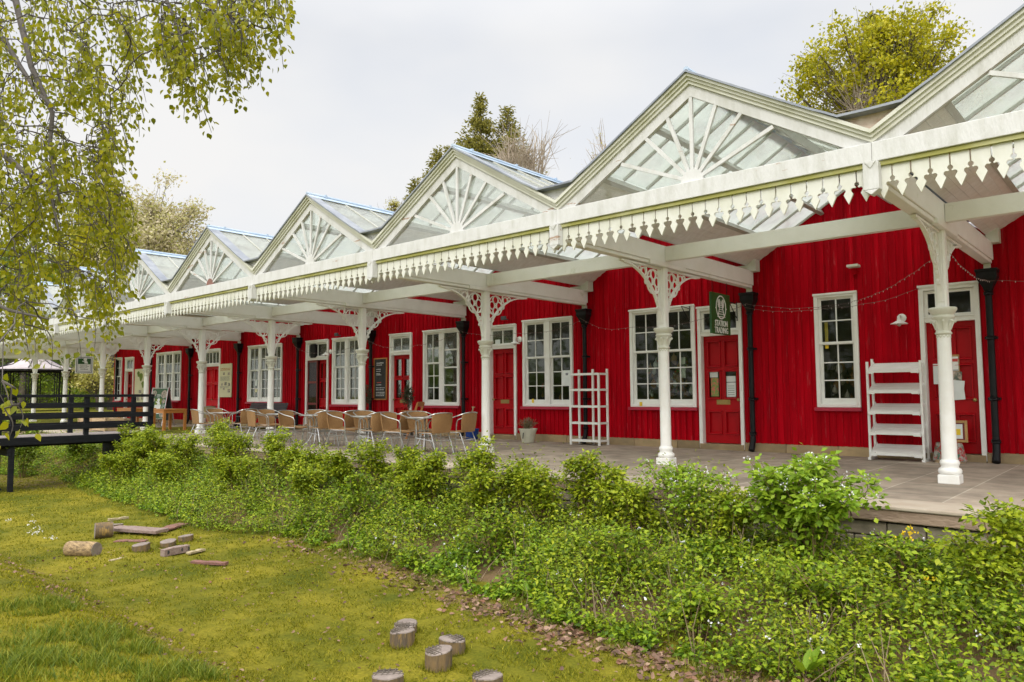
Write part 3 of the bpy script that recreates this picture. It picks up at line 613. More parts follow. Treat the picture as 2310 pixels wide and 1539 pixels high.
paper(-12.15, -12.08, .95, 1.05, YW+.03, wins[5], M['yellow'], 'sticker'); paper(-8.92, -8.85, .89, .98, YW-.055, wins[6], M['yellow'], 'sticker'); paper(-4.86, -4.80, 2.0, 2.5, YW+.045, wins[7], M['yellow'], 'sticker')
paper(-25.8, -25.62, 1.55, 1.75, YW+.03, wins[2], M['paper']); paper(-25.8, -25.62, 1.3, 1.42, YW+.03, wins[2], M['cream']); paper(-7.97, -7.83, 1.5, 1.75, YW+.075, wins[6], M['paper']); paper(-7.97, -7.83, 1.8, 1.95, YW+.075, wins[6], M['paper'])
paper(-13.4, -13.22, 2.47, 2.62, YW+.015, doors[4], M['paper']); k = MB(); k.box(-21.95, -21.68, YW-.10, YW-.01, 2.45, 2.92); tag(k.build('lantern', M['black'], doors[2], bevel=.02), 'small black box lantern on the transom')
paper(-16.88, -16.76, 1.32, 1.46, YW+.08, doors[3], M['paper'])
# goods seen dimly through the shop windows
def goods(x0, x1, z0, z1, n, cols, win):
    for m_ in cols:
        k = MB()
        for _ in range(n):
            x_, z_, y_ = rnd.uniform(x0, x1), rnd.uniform(z0, z1), YW+rnd.uniform(.25, .7); r_ = rnd.uniform(.03, .075)
            k.lathe([(r_*.3, 0), (r_, r_*.8), (r_*.85, r_*2.0), (r_*.25, r_*2.9), (.006, r_*3.6)], (x_, y_, z_), 8)
        k.build('window_goods', m_, win, smooth=True)
goods(-9.0, -7.7, .95, 1.9, 13, [M['cork'], M['poster'], M['paper'], M['gold']], wins[6]); goods(-4.95, -4.32, 1.0, 1.65, 7, [M['cork'], M['bulb'], M['black']], wins[7])
goods(-12.25, -10.95, .95, 1.3, 4, [M['cloth'], M['gold']], wins[5])

# ------------------------------------------------------------------ canopy
cp = thing('platform_canopy', 'white ridge-and-furrow platform canopy with glazed fan gables and toothed valance', 'canopy', (-20, YC, 0))
BAYS = range(-1, 11)
HT = SP/2
def valance_board():
    # right half outline of one toothed board, from the top down to the tip
    h = .0854
    def arc(cx, cz, r, a0, a1, n=5): return [(cx+r*math.cos(R(a0+(a1-a0)*k/n)), cz+r*math.sin(R(a0+(a1-a0)*k/n))) for k in range(n+1)]
    pts = [(h-.0075, 3.495), (h-.0075, 3.352)]
    pts += arc(h, 3.328, .025, 107, 247, 6)
    pts += [(h-.011, 3.300)]
    pts += arc(h-.036, 3.274, .024, 50, 235, 6)
    pts += [(h-.043, 3.240), (h-.038, 3.232), (0.0, 3.132)]
    return pts
VB = valance_board(); VB = VB + [(-x_, z_) for x_, z_ in reversed(VB[:-1])]
for i in BAYS:
    xr = COLX(i); xl = COLX(i+1); xm = (xr+xl)/2
    # gable: rake boards, moulding, lead edge
    PK, SL = 5.095, .594
    zr = lambda d, off=0.0: PK - SL*d + off
    g = MB()
    for s_ in (-1, 1):
        u = (s_, 0, 0)
        g.prism([(0, 4.945), (HT, zr(HT, -.15)), (HT, 3.70), (1.80, 3.722), (0, 4.795)], (xm, YF-.005, 0), u, (0, 0, 1), (0, .07, 0))
    go = g.build('gable', M['white_peel'], cp)
    g = MB()
    for s_ in (-1, 1):
        for (o1, o2, pr) in ((-.022, -.065, .085), (-.065, -.105, .055), (-.105, -.15, .03)):
            g.prism([(0, PK+o1), (HT, zr(HT, o1)), (HT, zr(HT, o2)), (0, PK+o2)], (xm, YF-pr-.006, 0), (s_, 0, 0), (0, 0, 1), (0, pr+.06, 0))
    g.build('rake_moulding', M['mould'], go)
    g = MB()
    for s_ in (-1, 1):
        D_ = [0, 1.45, 1.62, 1.74, HT]; top = [PK, zr(1.45), zr(1.62, .012), 4.075, 4.070]
        pr = [(d, t) for d, t in zip(D_, top)]; g.prism(pr + [(d, t-.026) for d, t in reversed(pr)], (xm, YF-.12, 0), (s_, 0, 0), (0, 0, 1), (0, .24, 0))
    g.build('lead_flashing', M['lead'], go)
    # fan light: spokes, hub, glass
    g = MB(); hub = Vector((xm, YF+.015, 3.735))
    for ang, ln in ((0, 1.06), (20.5, .955), (43, .94), (67, 1.10), (-20.5, .955), (-43, .94), (-67, 1.10)):
        d = Vector((math.sin(R(ang)), 0, math.cos(R(ang)))); g.bar(hub+d*.1, hub+d*ln, .045, .034, (0, 1, 0))
    fl = g.build('fan_bars', M['white_peel'], go)
    g = MB(); g.prism([(.15*math.cos(R(t)), .15*math.sin(R(t))) for t in range(0, 181, 15)], (xm, YF-.01, 3.735), (1, 0, 0), (0, 0, 1), (0, .05, 0))
    hubm = M['plank_red'] if i == 3 else M['white_peel']
    g.build('fan_hub', hubm, fl)
    g = MB(); g.prism([(-1.80, 3.722), (1.80, 3.722), (0, 4.795)], (xm, YF+.04, 0), (1, 0, 0), (0, 0, 1), (0, .004, 0)); g.build('pane', M['fan_pane'], go)
    # spandrel above the valley
    g = MB(); g.prism([(-.40, 4.06), (.40, 4.06), (0, 3.80)], (xr, YF+.02, 0), (1, 0, 0), (0, 0, 1), (0, .03, 0))
    sp_ = g.build('spandrel_panel', M['panel'] if i in (0, -1) else M['white_peel'], cp)
    if i == 0: tag(sp_, 'bare weathered board in the valley')
    # fascia beam + olive underside + valance
    g = MB(); g.box(xl+.001, xr-.001, YF-.07, YF+.05, 3.515, 3.721); g.build('fascia_beam', M['white_peel'], cp, bevel=.008)
    g = MB(); g.box(xl+.002, xr-.002, YF-.045, YF+.045, 3.468, 3.513); g.build('cornice', M['algae'], cp)
    g = MB(); n_ = 24
    for k in range(n_):
        xx = xl + SP*(k+.5)/n_; g.prism(VB, (xx, YF-.012, 0), (1, 0, 0), (0, 0, 1), (0, .022, 0))
    g.build('valance', M['white_cream'], cp)
    # glazed slopes, bars, purlins, soffit boards
    y0, y1 = YF+.06, YW-.002; dg = 1.45
    for s_ in (-1, 1):
        P_ = lambda d, y, o=0.0: (xm+s_*d, y, zr(d, o))
        g = MB(); g.add([P_(.03, y0, -.02), P_(dg, y0, -.02), P_(dg, y1, -.02), P_(.03, y1, -.02), P_(.03, y0, -.026), P_(dg, y0, -.026), P_(dg, y1, -.026), P_(.03, y1, -.026)],
                        [(0, 1, 2, 3), (4, 7, 6, 5), (0, 4, 5, 1), (1, 5, 6, 2), (2, 6, 7, 3), (3, 7, 4, 0)])
        rs = g.build('roof_glazing', M['roof_pane'], cp)
        g = MB(); nb = 10
        for k in range(nb+1):
            yy = y0+.05+(y1-y0-.1)*k/nb; g.bar(P_(.04, yy, -.035), P_(dg, yy, -.035), .032, .055, (0, 0, 1))
        g.build('glazing_bars', M['bar'], rs)
        g = MB()
        for d in (.62, dg): g.bar(P_(d, y0, -.12), P_(d, y1, -.12), .07, .10, (s_*SL, 0, 1))
        g.build('purlins', M['bar'], rs)
        g = MB(); nb = 6; dd = (HT-.02-dg)/nb
        for k in range(nb):
            d0, d1 = dg+dd*k+.002, dg+dd*(k+1)-.002
            for (oo,) in ((-.135,),):
                A = [P_(d0, y0, oo), P_(d1, y0, oo), P_(d1, y1, oo), P_(d0, y1, oo)]; B = [(p[0], p[1], p[2]-.02) for p in A]
                g.add(A+B, [(0, 1, 2, 3), (7, 6, 5, 4), (0, 4, 5, 1), (1, 5, 6, 2), (2, 6, 7, 3), (3, 7, 4, 0)])
        g.build('soffit_boards', M['board_soffit'], cp)
        g = MB(); A = [P_(dg, y0, -.012), P_(HT-.31, y0, -.012), P_(HT-.31, y1, -.012), P_(dg, y1, -.012)]; B = [(p[0], p[1], p[2]-.018) for p in A]
        g.add(A+B, [(0, 1, 2, 3), (7, 6, 5, 4), (0, 4, 5, 1), (1, 5, 6, 2), (2, 6, 7, 3), (3, 7, 4, 0)])
        g.build('lower_slope', M['roof_pane'], cp)
    g = MB(); g.tube([(xm, YF-.10, PK+.012), (xm, y1, PK+.012)], .035, 8); g.prism([(-.13, -.075), (0, .004), (.13, -.075), (.13, -.083), (0, -.004), (-.13, -.083)], (xm, YF-.10, PK+.006), (1, 0, 0), (0, 0, 1), (0, y1-YF+.1, 0))
    for yy in np.arange(YF+.3, y1, 1.1): g.box(xm-.045, xm+.045, yy, yy+.04, PK-.01, PK+.055)
    g.build('ridge_cap', M['ridge'], cp)
    g = MB(); g.box(xr-.33, xr+.33, YF+.13, y1, 4.035, 4.05); g.build('valley_gutter', M['lead'], cp)
for i in range(-1, 12):
    xr = COLX(i)
    g = MB(); g.box(xr-.09, xr+.09, YF+.06, YW-.10, 3.33, 3.62); g.box(xr-.07, xr+.07, YF+.02, YW-.12, 3.275, 3.329)
    g.box(xr-.105, xr+.105, YC-.55, YC+.62, 3.262, 3.328)
    co = g.build('cross_beam', M['white'], cp, bevel=.008)
    g = MB(); g.box(xr-.075, xr+.075, YF-.13, YF-.015, 3.215, 3.50); g.prism([(-.075, 3.214), (.075, 3.214), (0, 3.16)], (xr, YF-.129, 0), (1, 0, 0), (0, 0, 1), (0, .11, 0))
    g.prism([(-.055, 3.50), (.055, 3.50), (0, 3.43)], (xr, YF-.139, 0), (1, 0, 0), (0, 0, 1), (0, .012, 0))
    g.build('beam_end_block', M['white_peel'], cp, bevel=.006)
    # corbel at the wall
    if XL-.2 < xr < XR:
        g = MB(); g.box(xr+.02, xr+.20, YW-.24, YW-.03, 3.60, 3.83); g.box(xr-.45, xr+.0195, YW-.08, YW-.036, 3.62, 3.76); g.build('wall_corbel', M['white_cream'], cp, bevel=.006)
for i in BAYS:
    xr = COLX(i); xl = COLX(i+1)
    g = MB(); g.box(xl+.092, xr-.092, YC-.06, YC+.06, 3.365, 3.605)
    for xx, sg in ((xl, 1), (xr, -1)):
        g.box(min(xx+sg*.094, xx+sg*.26), max(xx+sg*.094, xx+sg*.26), YC-.068, YC-.061, 3.375, 3.595)
        for zz in (3.41, 3.56):
            for kx in (.13, .22): g.lathe([(.012, 0), (.010, .006)], (0, 0, 0), 6) if False else g.box(xx+sg*kx-.01, xx+sg*kx+.01, YC-.076, YC-.069, zz-.01, zz+.01)
    g.build('tie_beam', M['white'], cp, bevel=.006)

# ------------------------------------------------------------------ columns
def col_parts(root):
    b = MB(); b.box(-.122, .122, -.122, .122, 0, .115); pl = b.build('plinth_block', M['white_clean'], root, bevel=.01, world=False)
    b = MB(); b.lathe([(.118, .116), (.133, .135), (.136, .165), (.124, .19), (.103, .20), (.100, .225), (.110, .245), (.114, .265), (.108, .285), (.092, .305)], n=28); b.build('base', M['white_clean'], root, smooth=True, world=False)
    b = MB(); b.lathe([(.091, .30), (.089, .33), (.086, 1.0), (.079, 1.92)], n=28); b.build('shaft', M['white_clean'], root, smooth=True, world=False)
    b = MB(); b.lathe([(.079, 1.90), (.096, 1.912), (.100, 1.924), (.088, 1.94), (.083, 1.96), (.088, 2.02), (.102, 2.085), (.128, 2.115), (.136, 2.13), (.130, 2.145), (.120, 2.15), (.122, 2.165), (.142, 2.18), (.150, 2.20), (.156, 2.208), (.166, 2.225), (.166, 2.245), (.154, 2.256)], n=28)
    for k in range(8):                       # leaf scrolls round the bell
        t = 2*math.pi*k/8+.2; c, s_ = math.cos(t), math.sin(t)
        b.tube([(.082*c, .082*s_, 1.97), (.096*c, .096*s_, 2.03), (.118*c, .118*s_, 2.075), (.136*c, .136*s_, 2.085), (.143*c, .143*s_, 2.07), (.136*c, .136*s_, 2.058)], [.012, .018, .018, .014, .011, .008], 6)
    for k in range(12):                      # zigzag necking
        t = 2*math.pi*k/12; b.bar((.080*math.cos(t), .080*math.sin(t), 1.90), (.080*math.cos(t+.26), .080*math.sin(t+.26), 1.865), .010, .010); b.bar((.080*math.cos(t+.26), .080*math.sin(t+.26), 1.865), (.080*math.cos(t+.52), .080*math.sin(t+.52), 1.90), .010, .010)
    b.build('capital', M['white_cream'], root, smooth=True, world=False)
    b = MB(); c = .024; w = .072
    oct_ = [(-w+c, -w), (w-c, -w), (w, -w+c), (w, w-c), (w-c, w), (-w+c, w), (-w, w-c), (-w, -w+c)]
    b.prism(oct_, (0, 0, 2.256), (1, 0, 0), (0, 1, 0), (0, 0, 1.004)); b.build('post', M['white'], root, world=False)
    for s_ in (-1, 1):                       # cast brackets in the plane across the platform
        b = MB(); r0 = .072; Lb = 1.18; zt, zb = 3.255, 2.33
        def pt(d, z, x=0): return (x, s_*d, z)
        arc = [pt(r0+.015+(Lb-r0)*(1-math.cos(R(90*t/14)))**.92, zb+(zt-.03-zb)*math.sin(R(90*t/14))) for t in range(15)]
        for p, q in zip(arc[:-1], arc[1:]): b.bar(p, q, .050, .024, (0, -s_*.7, .7))
        b.box(-.03, .03, min(s_*r0, s_*(Lb+.1)), max(s_*r0, s_*(Lb+.1)), zt-.028, zt); b.box(-.03, .03, min(s_*r0, s_*(r0+.025)), max(s_*r0, s_*(r0+.025)), zb, zt-.028)
        def ring(d, z, rr, t=.017, a0=0, a1=360):
            n = 16; pp = [pt(d+rr*math.cos(R(a0+(a1-a0)*k/n)), z+rr*math.sin(R(a0+(a1-a0)*k/n))) for k in range(n+1)]
            for p, q in zip(pp[:-1], pp[1:]): b.bar(p, q, .026, t*.95, (0, q[2]-p[2], -(q[1]-p[1])))
        cx, cz = .300, 3.00
        for dx, dz in ((0, .118), (0, -.118), (.105, 0), (-.105, 0)): ring(cx+dx, cz+dz, .080)
        b.lathe([(.02, -.014), (.03, 0), (.02, .014)], pt(cx, cz), 8)
        ring(cx, cz, .205, .013)
        ring(.60, 3.13, .07, .014); ring(.72, 3.17, .042, .012); ring(.52, 2.98, .04, .012); ring(.19, 2.70, .045, .013); ring(.165, 2.58, .03, .012); ring(.235, 2.76, .028, .012)
        b.bar(pt(.50, 3.10), pt(.52, 3.23), .026, .016, (1, 0, 0)); b.bar(pt(.27, 2.80), pt(.13, 2.84), .026, .016, (1, 0, 0)); b.bar(pt(.46, 2.90), pt(.60, 3.06), .026, .016, (0, 0, 1)); b.bar(pt(.65, 3.08), pt(.78, 3.16), .026, .014, (0, 0, 1))
        b.build('bracket', M['white'], root, world=False)
CL = ['white cast iron column before the rightmost red door with pinned papers', 'white cast iron column before the double window beside the green hanging sign',
      'white cast iron column beside the plain red door and cream flower pot', 'white cast iron column between the chalkboard and the grouped bistro tables',
      'white cast iron column before the triple window and black slatted bench', 'white cast iron column left of the bright red double doors',
      'white cast iron column beside the tall pale map board', 'white cast iron column at the left end of the red building',
      'white cast iron column left of the small framed hanging sign', 'white cast iron column in front of the dark bandstand']
GC = 'cast iron columns along the platform'
proto = thing('cast_iron_column', CL[0], 'column', (COLX(0), YC, 0), 0, GC); col_parts(proto)
for i in range(1, 10):
    o = copy_tree(proto); o.location = (COLX(i), YC, 0); o['label'] = CL[i]
o = copy_tree(proto); o.location = (COLX(-1), YC, 0); o['label'] = 'white cast iron column past the right edge of the picture'

# ------------------------------------------------------------------ drainpipes
def pipe_parts(root):
    b = MB(); b.tube([(0, 0, .34), (0, 0, 2.86)], .052, 14); p = b.build('pipe', M['black'], root, smooth=True, world=False)
    for z in (.36, 1.05, 2.05, 2.78):
        b = MB(); b.lathe([(.053, -.035), (.075, -.02), (.064, 0), (.075, .02), (.053, .035)], (0, 0, z), 14)
        if .5 < z < 2.5: b.box(-.09, .09, .03, .10, z-.02, z+.02)
        b.build('collar', M['black'], root, smooth=True, world=False)
    b = MB(); q = lambda w, d, z: [(-w, -d, z), (w, -d, z), (w, .09, z), (-w, .09, z)]
    lv = [q(.055, .055, 2.82), q(.07, .07, 2.88), q(.13, .13, 3.0), q(.145, .14, 3.03), q(.145, .14, 3.12), (q(.16, .155, 3.14)), q(.16, .155, 3.18)]
    vs = [p for l_ in lv for p in l_]; fs = [(k*4+j, k*4+(j+1) % 4, k*4+4+(j+1) % 4, k*4+4+j) for k in range(len(lv)-1) for j in range(4)]; fs += [(3, 2, 1, 0), tuple(range(len(vs)-4, len(vs)))]
    b.add(vs, fs); b.build('hopper', M['black'], root, bevel=.006, world=False)
    b = MB(); b.tube([(0, 0, .34), (0, -.005, .22), (0, -.06, .10), (0, -.10, .03)], [.056, .056, .06, .064], 12); b.build('shoe', M['black'], root, smooth=True, world=False)
    b = MB(); b.box(-.045, .045, -.03, .06, 3.18, 3.275); b.build('outlet', M['white_cream'], root, world=False)
PL = ['black drainpipe right of the rightmost red door', 'black drainpipe between the shop door with the green sign and the single window', 'black drainpipe behind the tall empty white trellis rack',
      'black drainpipe next to the blue flower pot', 'black drainpipe left of the chalkboard', 'black drainpipe between the small yellow plaque and the screened door', 'black drainpipe right of the printed information board', 'black drainpipe right of the window behind the sandwich board']
pp = thing('drainpipe', PL[0], 'drainpipe', (COLX(0), YW-.13, 0), 0, 'black drainpipes on the wall'); pipe_parts(pp)
for i in range(1, 8):
    o = copy_tree(pp); o.location = (COLX(i), YW-.13, 0); o['label'] = PL[i]
for i, lb in ((8, 'black iron post at the open left end of the canopy, behind the hanging sign'), (9, 'black iron post under the canopy nearest the bandstand')):
    b = MB(); b.tube([(COLX(i), YW, 0), (COLX(i), YW, 3.27)], .06, 10); b.lathe([(.14, 0), (.12, .1), (.065, .16)], (COLX(i), YW, 0), 10)
    tag(b.build('iron_post', M['black'], smooth=True), lb, 'post')
#PART2
# ------------------------------------------------------------------ signs and boards
def obox(b, w, h, t, cx=0, cz=0, y=0): return b.box(cx-w/2, cx+w/2, y-t/2, y+t/2, cz-h/2, cz+h/2)
RX = (R(90), 0, 0)
def rings_mesh(b, cx, cz, rx, rz, w, y, t, n=40):
    for k in range(n):
        a0, a1 = 2*math.pi*k/n, 2*math.pi*(k+1)/n
        b.prism([(cx+rx*math.cos(a0), cz+rz*math.sin(a0)), (cx+rx*math.cos(a1), cz+rz*math.sin(a1)), (cx+(rx-w)*math.cos(a1), cz+(rz-w)*math.sin(a1)), (cx+(rx-w)*math.cos(a0), cz+(rz-w)*math.sin(a0))], (0, y, 0), (1, 0, 0), (0, 0, 1), (0, t, 0))
# shop sign hanging under the second cross beam, face towards +X (local -Y is the face)
t = thing('hanging_sign', 'green hanging sign reading STATION TRADING with a white railway track emblem', 'sign', (COLX(1)-.02, 12.985, 2.27), R(90))
b = MB(); b.box(-.39, .39, -.02, .02, 0, .775); b.build('board', M['green_sign'], t, bevel=.004, world=False)
b = MB(); y = -.026; rings_mesh(b, 0, .51, .205, .225, .020, y, .006)
b.prism([(-.145, .325), (-.125, .325), (-.018, .585), (-.036, .585)], (0, y, 0), (1, 0, 0), (0, 0, 1), (0, .006, 0)); b.prism([(.145, .325), (.125, .325), (.018, .585), (.036, .585)], (0, y, 0), (1, 0, 0), (0, 0, 1), (0, .006, 0))
for k, (z, hw) in enumerate(((.325, .16), (.375, .13), (.42, .10), (.462, .085), (.502, .065), (.54, .05))): b.box(-hw, hw, y-.002, y+.004, z, z+.014-.001*k)
for s_ in (-1, 1):
    for (dx, dz, r_) in ((.055, .60, .035), (.085, .565, .04), (.075, .63, .032), (.10, .61, .03), (.07, .53, .03), (.095, .53, .022)):
        b.prism([(s_*dx+r_*math.cos(2*math.pi*k/9)*(1+.25*(k % 2)), dz+r_*math.sin(2*math.pi*k/9)*(1+.25*(k % 2))) for k in range(9)], (0, y+.001*(dx > .08), 0), (1, 0, 0), (0, 0, 1), (0, .005, 0))
    b.prism([(s_*.205, .47), (s_*.235, .49), (s_*.205, .51)], (0, y, 0), (1, 0, 0), (0, 0, 1), (0, .005, 0))
b.build('emblem', M['sign_white'], t, world=False)
text_part('lettering', 'STATION', .158, M['sign_white'], t, (0, -.0225, .200), RX, .003, .80); text_part('lettering', 'TRADING', .158, M['sign_white'], t, (0, -.0225, .070), RX, .003, .80)
for s_ in (-.3, .3): b = MB(); b.tube([(s_, 0, .77), (s_, 0, .90), (s_, 0, 1.0)], .006, 6); b.build('hanger', M['black'], t, world=False)
def portrait(b, cx, cz, s_, y):
    # plain white bust silhouette
    e = lambda ox, oz, rx, rz, k=0: b.prism([(cx+s_*(ox+rx*math.cos(2*math.pi*q/18)), cz+s_*(oz+rz*math.sin(2*math.pi*q/18))) for q in range(18)], (0, y-.0006*k, 0), (1, 0, 0), (0, 0, 1), (0, .004, 0))
    e(0, .36, .26, .22); e(.05, .16, .15, .2, 1); e(-.33, .08, .11, .08, 2); b.prism([(cx+s_*p, cz+s_*q) for p, q in ((-.16, .1), (.28, .1), (.42, -.28), (-.12, -.28), (-.10, -.08), (-.3, 0))], (0, y-.002, 0), (1, 0, 0), (0, 0, 1), (0, .004, 0))
def lines(b, cx, cz0, w, n, dz, h, y, jit=.3):
    for k in range(n):
        x_ = cx-w/2; ww = w*rnd.uniform(1-jit, 1)
        while x_ < cx-w/2+ww:
            l_ = rnd.uniform(.08, .22)*w; b.box(x_, min(x_+l_, cx+w/2), y, y+.002, cz0-k*dz, cz0-k*dz+h*rnd.uniform(.7, 1.1)); x_ += l_+.03*w
t = thing('hanging_sign', 'small framed white and green hanging sign with a white bust silhouette', 'sign', (COLX(8)-.0, 11.55, 2.17), R(90))
b = MB(); b.box(-.35, .35, -.02, .02, 0, .74); b.build('board', M['sign_white'], t, world=False)
b = MB()
for (w_, h0, h1, th) in ((.31, .04, .70, .022), (.255, .095, .645, .012)):
    b.box(-w_, w_, -.024, -.0205, h0, h0+th); b.box(-w_, w_, -.024, -.0205, h1-th, h1); b.box(-w_, -w_+th, -.024, -.0205, h0+th, h1-th); b.box(w_-th, w_, -.024, -.0205, h0+th, h1-th)
b.build('border', M['navy'], t, world=False)
b = MB(); b.box(-.243, .243, -.0235, -.0203, .40, .633); b.build('green_field', M['green_sign'], t, world=False)
b = MB(); portrait(b, .03, .50, .27, -.028); b.build('emblem', M['sign_white'], t, world=False)
b = MB(); lines(b, 0, .345, .36, 3, .05, .018, -.0225, .2); lines(b, 0, .17, .3, 1, .05, .035, -.0225, .1); b.build('lettering', M['slate_grey'], t, world=False)
for s_ in (-.28, .28): b = MB(); b.tube([(s_, 0, .74), (s_, 0, 1.12)], .006, 6); b.build('hanger', M['black'], t, world=False)
# menu chalkboard
t = thing('chalkboard', 'tall framed black chalkboard menu with white chalk writing on the red wall', 'menu board', (-18.185, YW-.03, 1.02))
b = MB()
for q in ((-.32, -.285, 0, 1.29), (.285, .32, 0, 1.29), (-.285, .285, 0, .035), (-.285, .285, 1.255, 1.29)): b.box(q[0], q[1], -.03, .005, q[2], q[3])
b.build('frame', M['orange_wood'], t, world=False); b = MB(); b.box(-.285, .285, -.012, .004, .035, 1.255); b.build('slate', M['chalk_black'], t, world=False)
b = MB(); lines(b, -.02, 1.12, .34, 2, .06, .03, -.0135, .3)
for z in (.93, .87, .80, .76, .45, .36, .30, .22, .17, .12): lines(b, -.08 if z > .4 else .0, z, .25 if z > .4 else .42, 1, .05, .022, -.0135, .3)
b.build('chalk_writing', M['chalk'], t, world=False); b = MB(); lines(b, -.06, .52, .22, 1, .05, .03, -.0135); b.build('chalk_heading', M['chalk_red'], t, world=False)
# information boards
t = thing('information_board', 'cream printed information board with small photographs right of bright red double doors', 'notice board', (-27.91, YW-.03, 1.12))
b = MB(); b.box(-.49, .49, -.03, .005, 0, 1.32); b.build('panel', M['cream'], t, bevel=.004, world=False)
b = MB()
for x_, z_, s_ in ((-.12, .93, .10), (.28, .92, .11), (-.25, .50, .09), (.02, .53, .14), (.3, .5, .12), (-.1, .33, .09), (.3, .25, .13)): b.box(x_-s_*.7, x_+s_*.7, -.034, -.0305, z_-s_*.5, z_+s_*.5)
b.build('photographs', M['photo'], t, world=False); b = MB(); lines(b, 0, 1.12, .8, 2, .06, .035, -.033, .1); b.build('heading', M['orange_wood'], t, world=False)
b = MB(); lines(b, -.02, .80, .75, 5, .035, .012, -.033, .2); lines(b, -.02, .42, .75, 3, .03, .010, -.033, .2); b.build('small_print', M['slate_grey'], t, world=False)
t = thing('information_board', 'tall pale map board with green patches beside the leftmost red door', 'notice board', (-36.07, YW-.03, .72))
b = MB(); b.box(-.62, .62, -.03, .005, 0, 1.74); b.build('panel', M['cream'], t, bevel=.004, world=False)
b = MB()
for x_, z_, s_ in ((.1, 1.35, .2), (.35, 1.0, .16), (-.2, 1.5, .14)): b.prism([(x_+s_*math.cos(k*.7)*(1+.3*math.sin(k*2.1)), z_+s_*math.sin(k*.7)) for k in range(9)], (0, -.034, 0), (1, 0, 0), (0, 0, 1), (0, .003, 0))
b.build('map_patch', M['leaf_hedge'], t, world=False); b = MB(); b.box(-.3, 0, -.034, -.0305, .25, .5); b.box(.2, .45, -.034, -.0305, .3, .6); b.box(-.1, .2, -.034, -.0305, .6, .75); b.build('photographs', M['photo'], t, world=False)
b = MB(); b.box(-.125, .125, -.04, .006, 0, .22); o = b.build('wall_plaque', M['yellow'], None, bevel=.01, loc=(-23.395, YW-.025, 1.70), world=False); tag(o, 'small square ochre plaque on the red wall left of a drainpipe', 'plaque')
b = MB(); b.box(-.105, .105, -.01, .006, 0, .34); o = b.build('wall_notice', M['paper'], None, loc=(-23.385, YW-.025, 1.26), world=False); tag(o, 'white paper notice below the ochre plaque', 'notice')
b = MB(); b.box(-.09, .09, -.04, .006, 0, .15); b.box(-.05, .05, -.048, -.0405, .04, .11); o = b.build('alarm_box', M['white_clean'], None, bevel=.008, loc=(-16.5, YW-.025, 1.43), world=False); tag(o, 'small white box on the red wall beside the glazed café door', 'wall box')
b = MB(); b.box(-.035, .035, -.03, .006, 0, .125); b.box(-.02, .02, -.034, -.0305, .03, .09); o = b.build('bell_box', M['white_cream'], None, bevel=.006, loc=(-5.34, YW-.025, 2.29), world=False); tag(o, 'tiny cream box on the red wall left of the single window', 'wall box')
# wall lamps
def wall_lamp(x, z, lb):
    t = thing('wall_lamp', lb, 'lamp', (x, YW-.025, z), 0, 'white cone wall lamps')
    b = MB(); b.lathe([(.075, 0), (.075, .03), (.03, .05)], n=16); o = b.build('backplate', M['white_clean'], t, smooth=True, world=False); o.rotation_euler = RX; o.location = (0, .02, .12)
    b = MB(); b.tube([(0, -.02, .12), (0, -.10, .16), (0, -.17, .15), (0, -.19, .08)], .012, 8); b.build('arm', M['white_clean'], t, smooth=True, world=False)
    b = MB(); b.lathe([(.03, .09), (.035, .06), (.14, .005), (.142, 0), (.13, 0), (.028, .05), (.02, .085)], (0, -.19, 0), 24, caps=False); b.build('lamp_shade', M['white_clean'], t, smooth=True, world=False)
    b = MB(); b.lathe([(.02, .05), (.035, .0), (.03, -.03), (.004, -.045)], (0, -.19, 0), 12); b.build('bulb', M['bulb'], t, smooth=True, world=False)
wall_lamp(-3.50, 2.36, 'white cone wall lamp left of the rightmost red door'); wall_lamp(-12.50, 2.46, 'white cone wall lamp beside the plain red door'); wall_lamp(-20.86, 2.50, 'white cone wall lamp beside the maroon screened door')
t = thing('security_light', 'grey box security light high on the red wall above the shelf rack', 'lamp', (-4.245, YW-.025, 3.40))
b = MB(); b.box(-.10, .10, -.20, -.02, .06, .11); b.build('housing', M['white_cream'], t, bevel=.012, world=False); b = MB(); b.box(-.035, .035, -.06, .0, -.06, .065); b.build('bracket', M['red'], t, world=False)
for x, lb in ((-12.9, 'small grey floodlight above the plain red door'), (-20.3, 'small grey floodlight above the window right of the screened door')):
    t = thing('floodlight', lb, 'lamp', (x, YW-.025, 3.12)); b = MB(); b.box(-.08, .08, -.20, -.14, -.02, .08); b.build('lamp_head', M['slate_grey'], t, bevel=.01, world=False); b = MB(); b.bar((0, 0, .0), (0, -.15, .03), .03, .02); b.build('arm', M['slate_grey'], t, world=False)
for x, lb in ((-7.63, 'thin black bracket at the right corner of the double window by the shop door'), (-6.56, 'thin black bracket at the top right corner of the shop door')):
    b = MB(); b.bar((x, YW-.06, 2.98), (x, YW-.42, 3.0), .014, .014); b.bar((x, YW-.06, 2.68), (x, YW-.40, 2.99), .012, .012); b.bar((x, YW-.06, 2.64), (x, YW-.06, 3.04), .02, .012)
    tag(b.build('basket_bracket', M['black']), lb, 'bracket', 'hanging basket brackets')
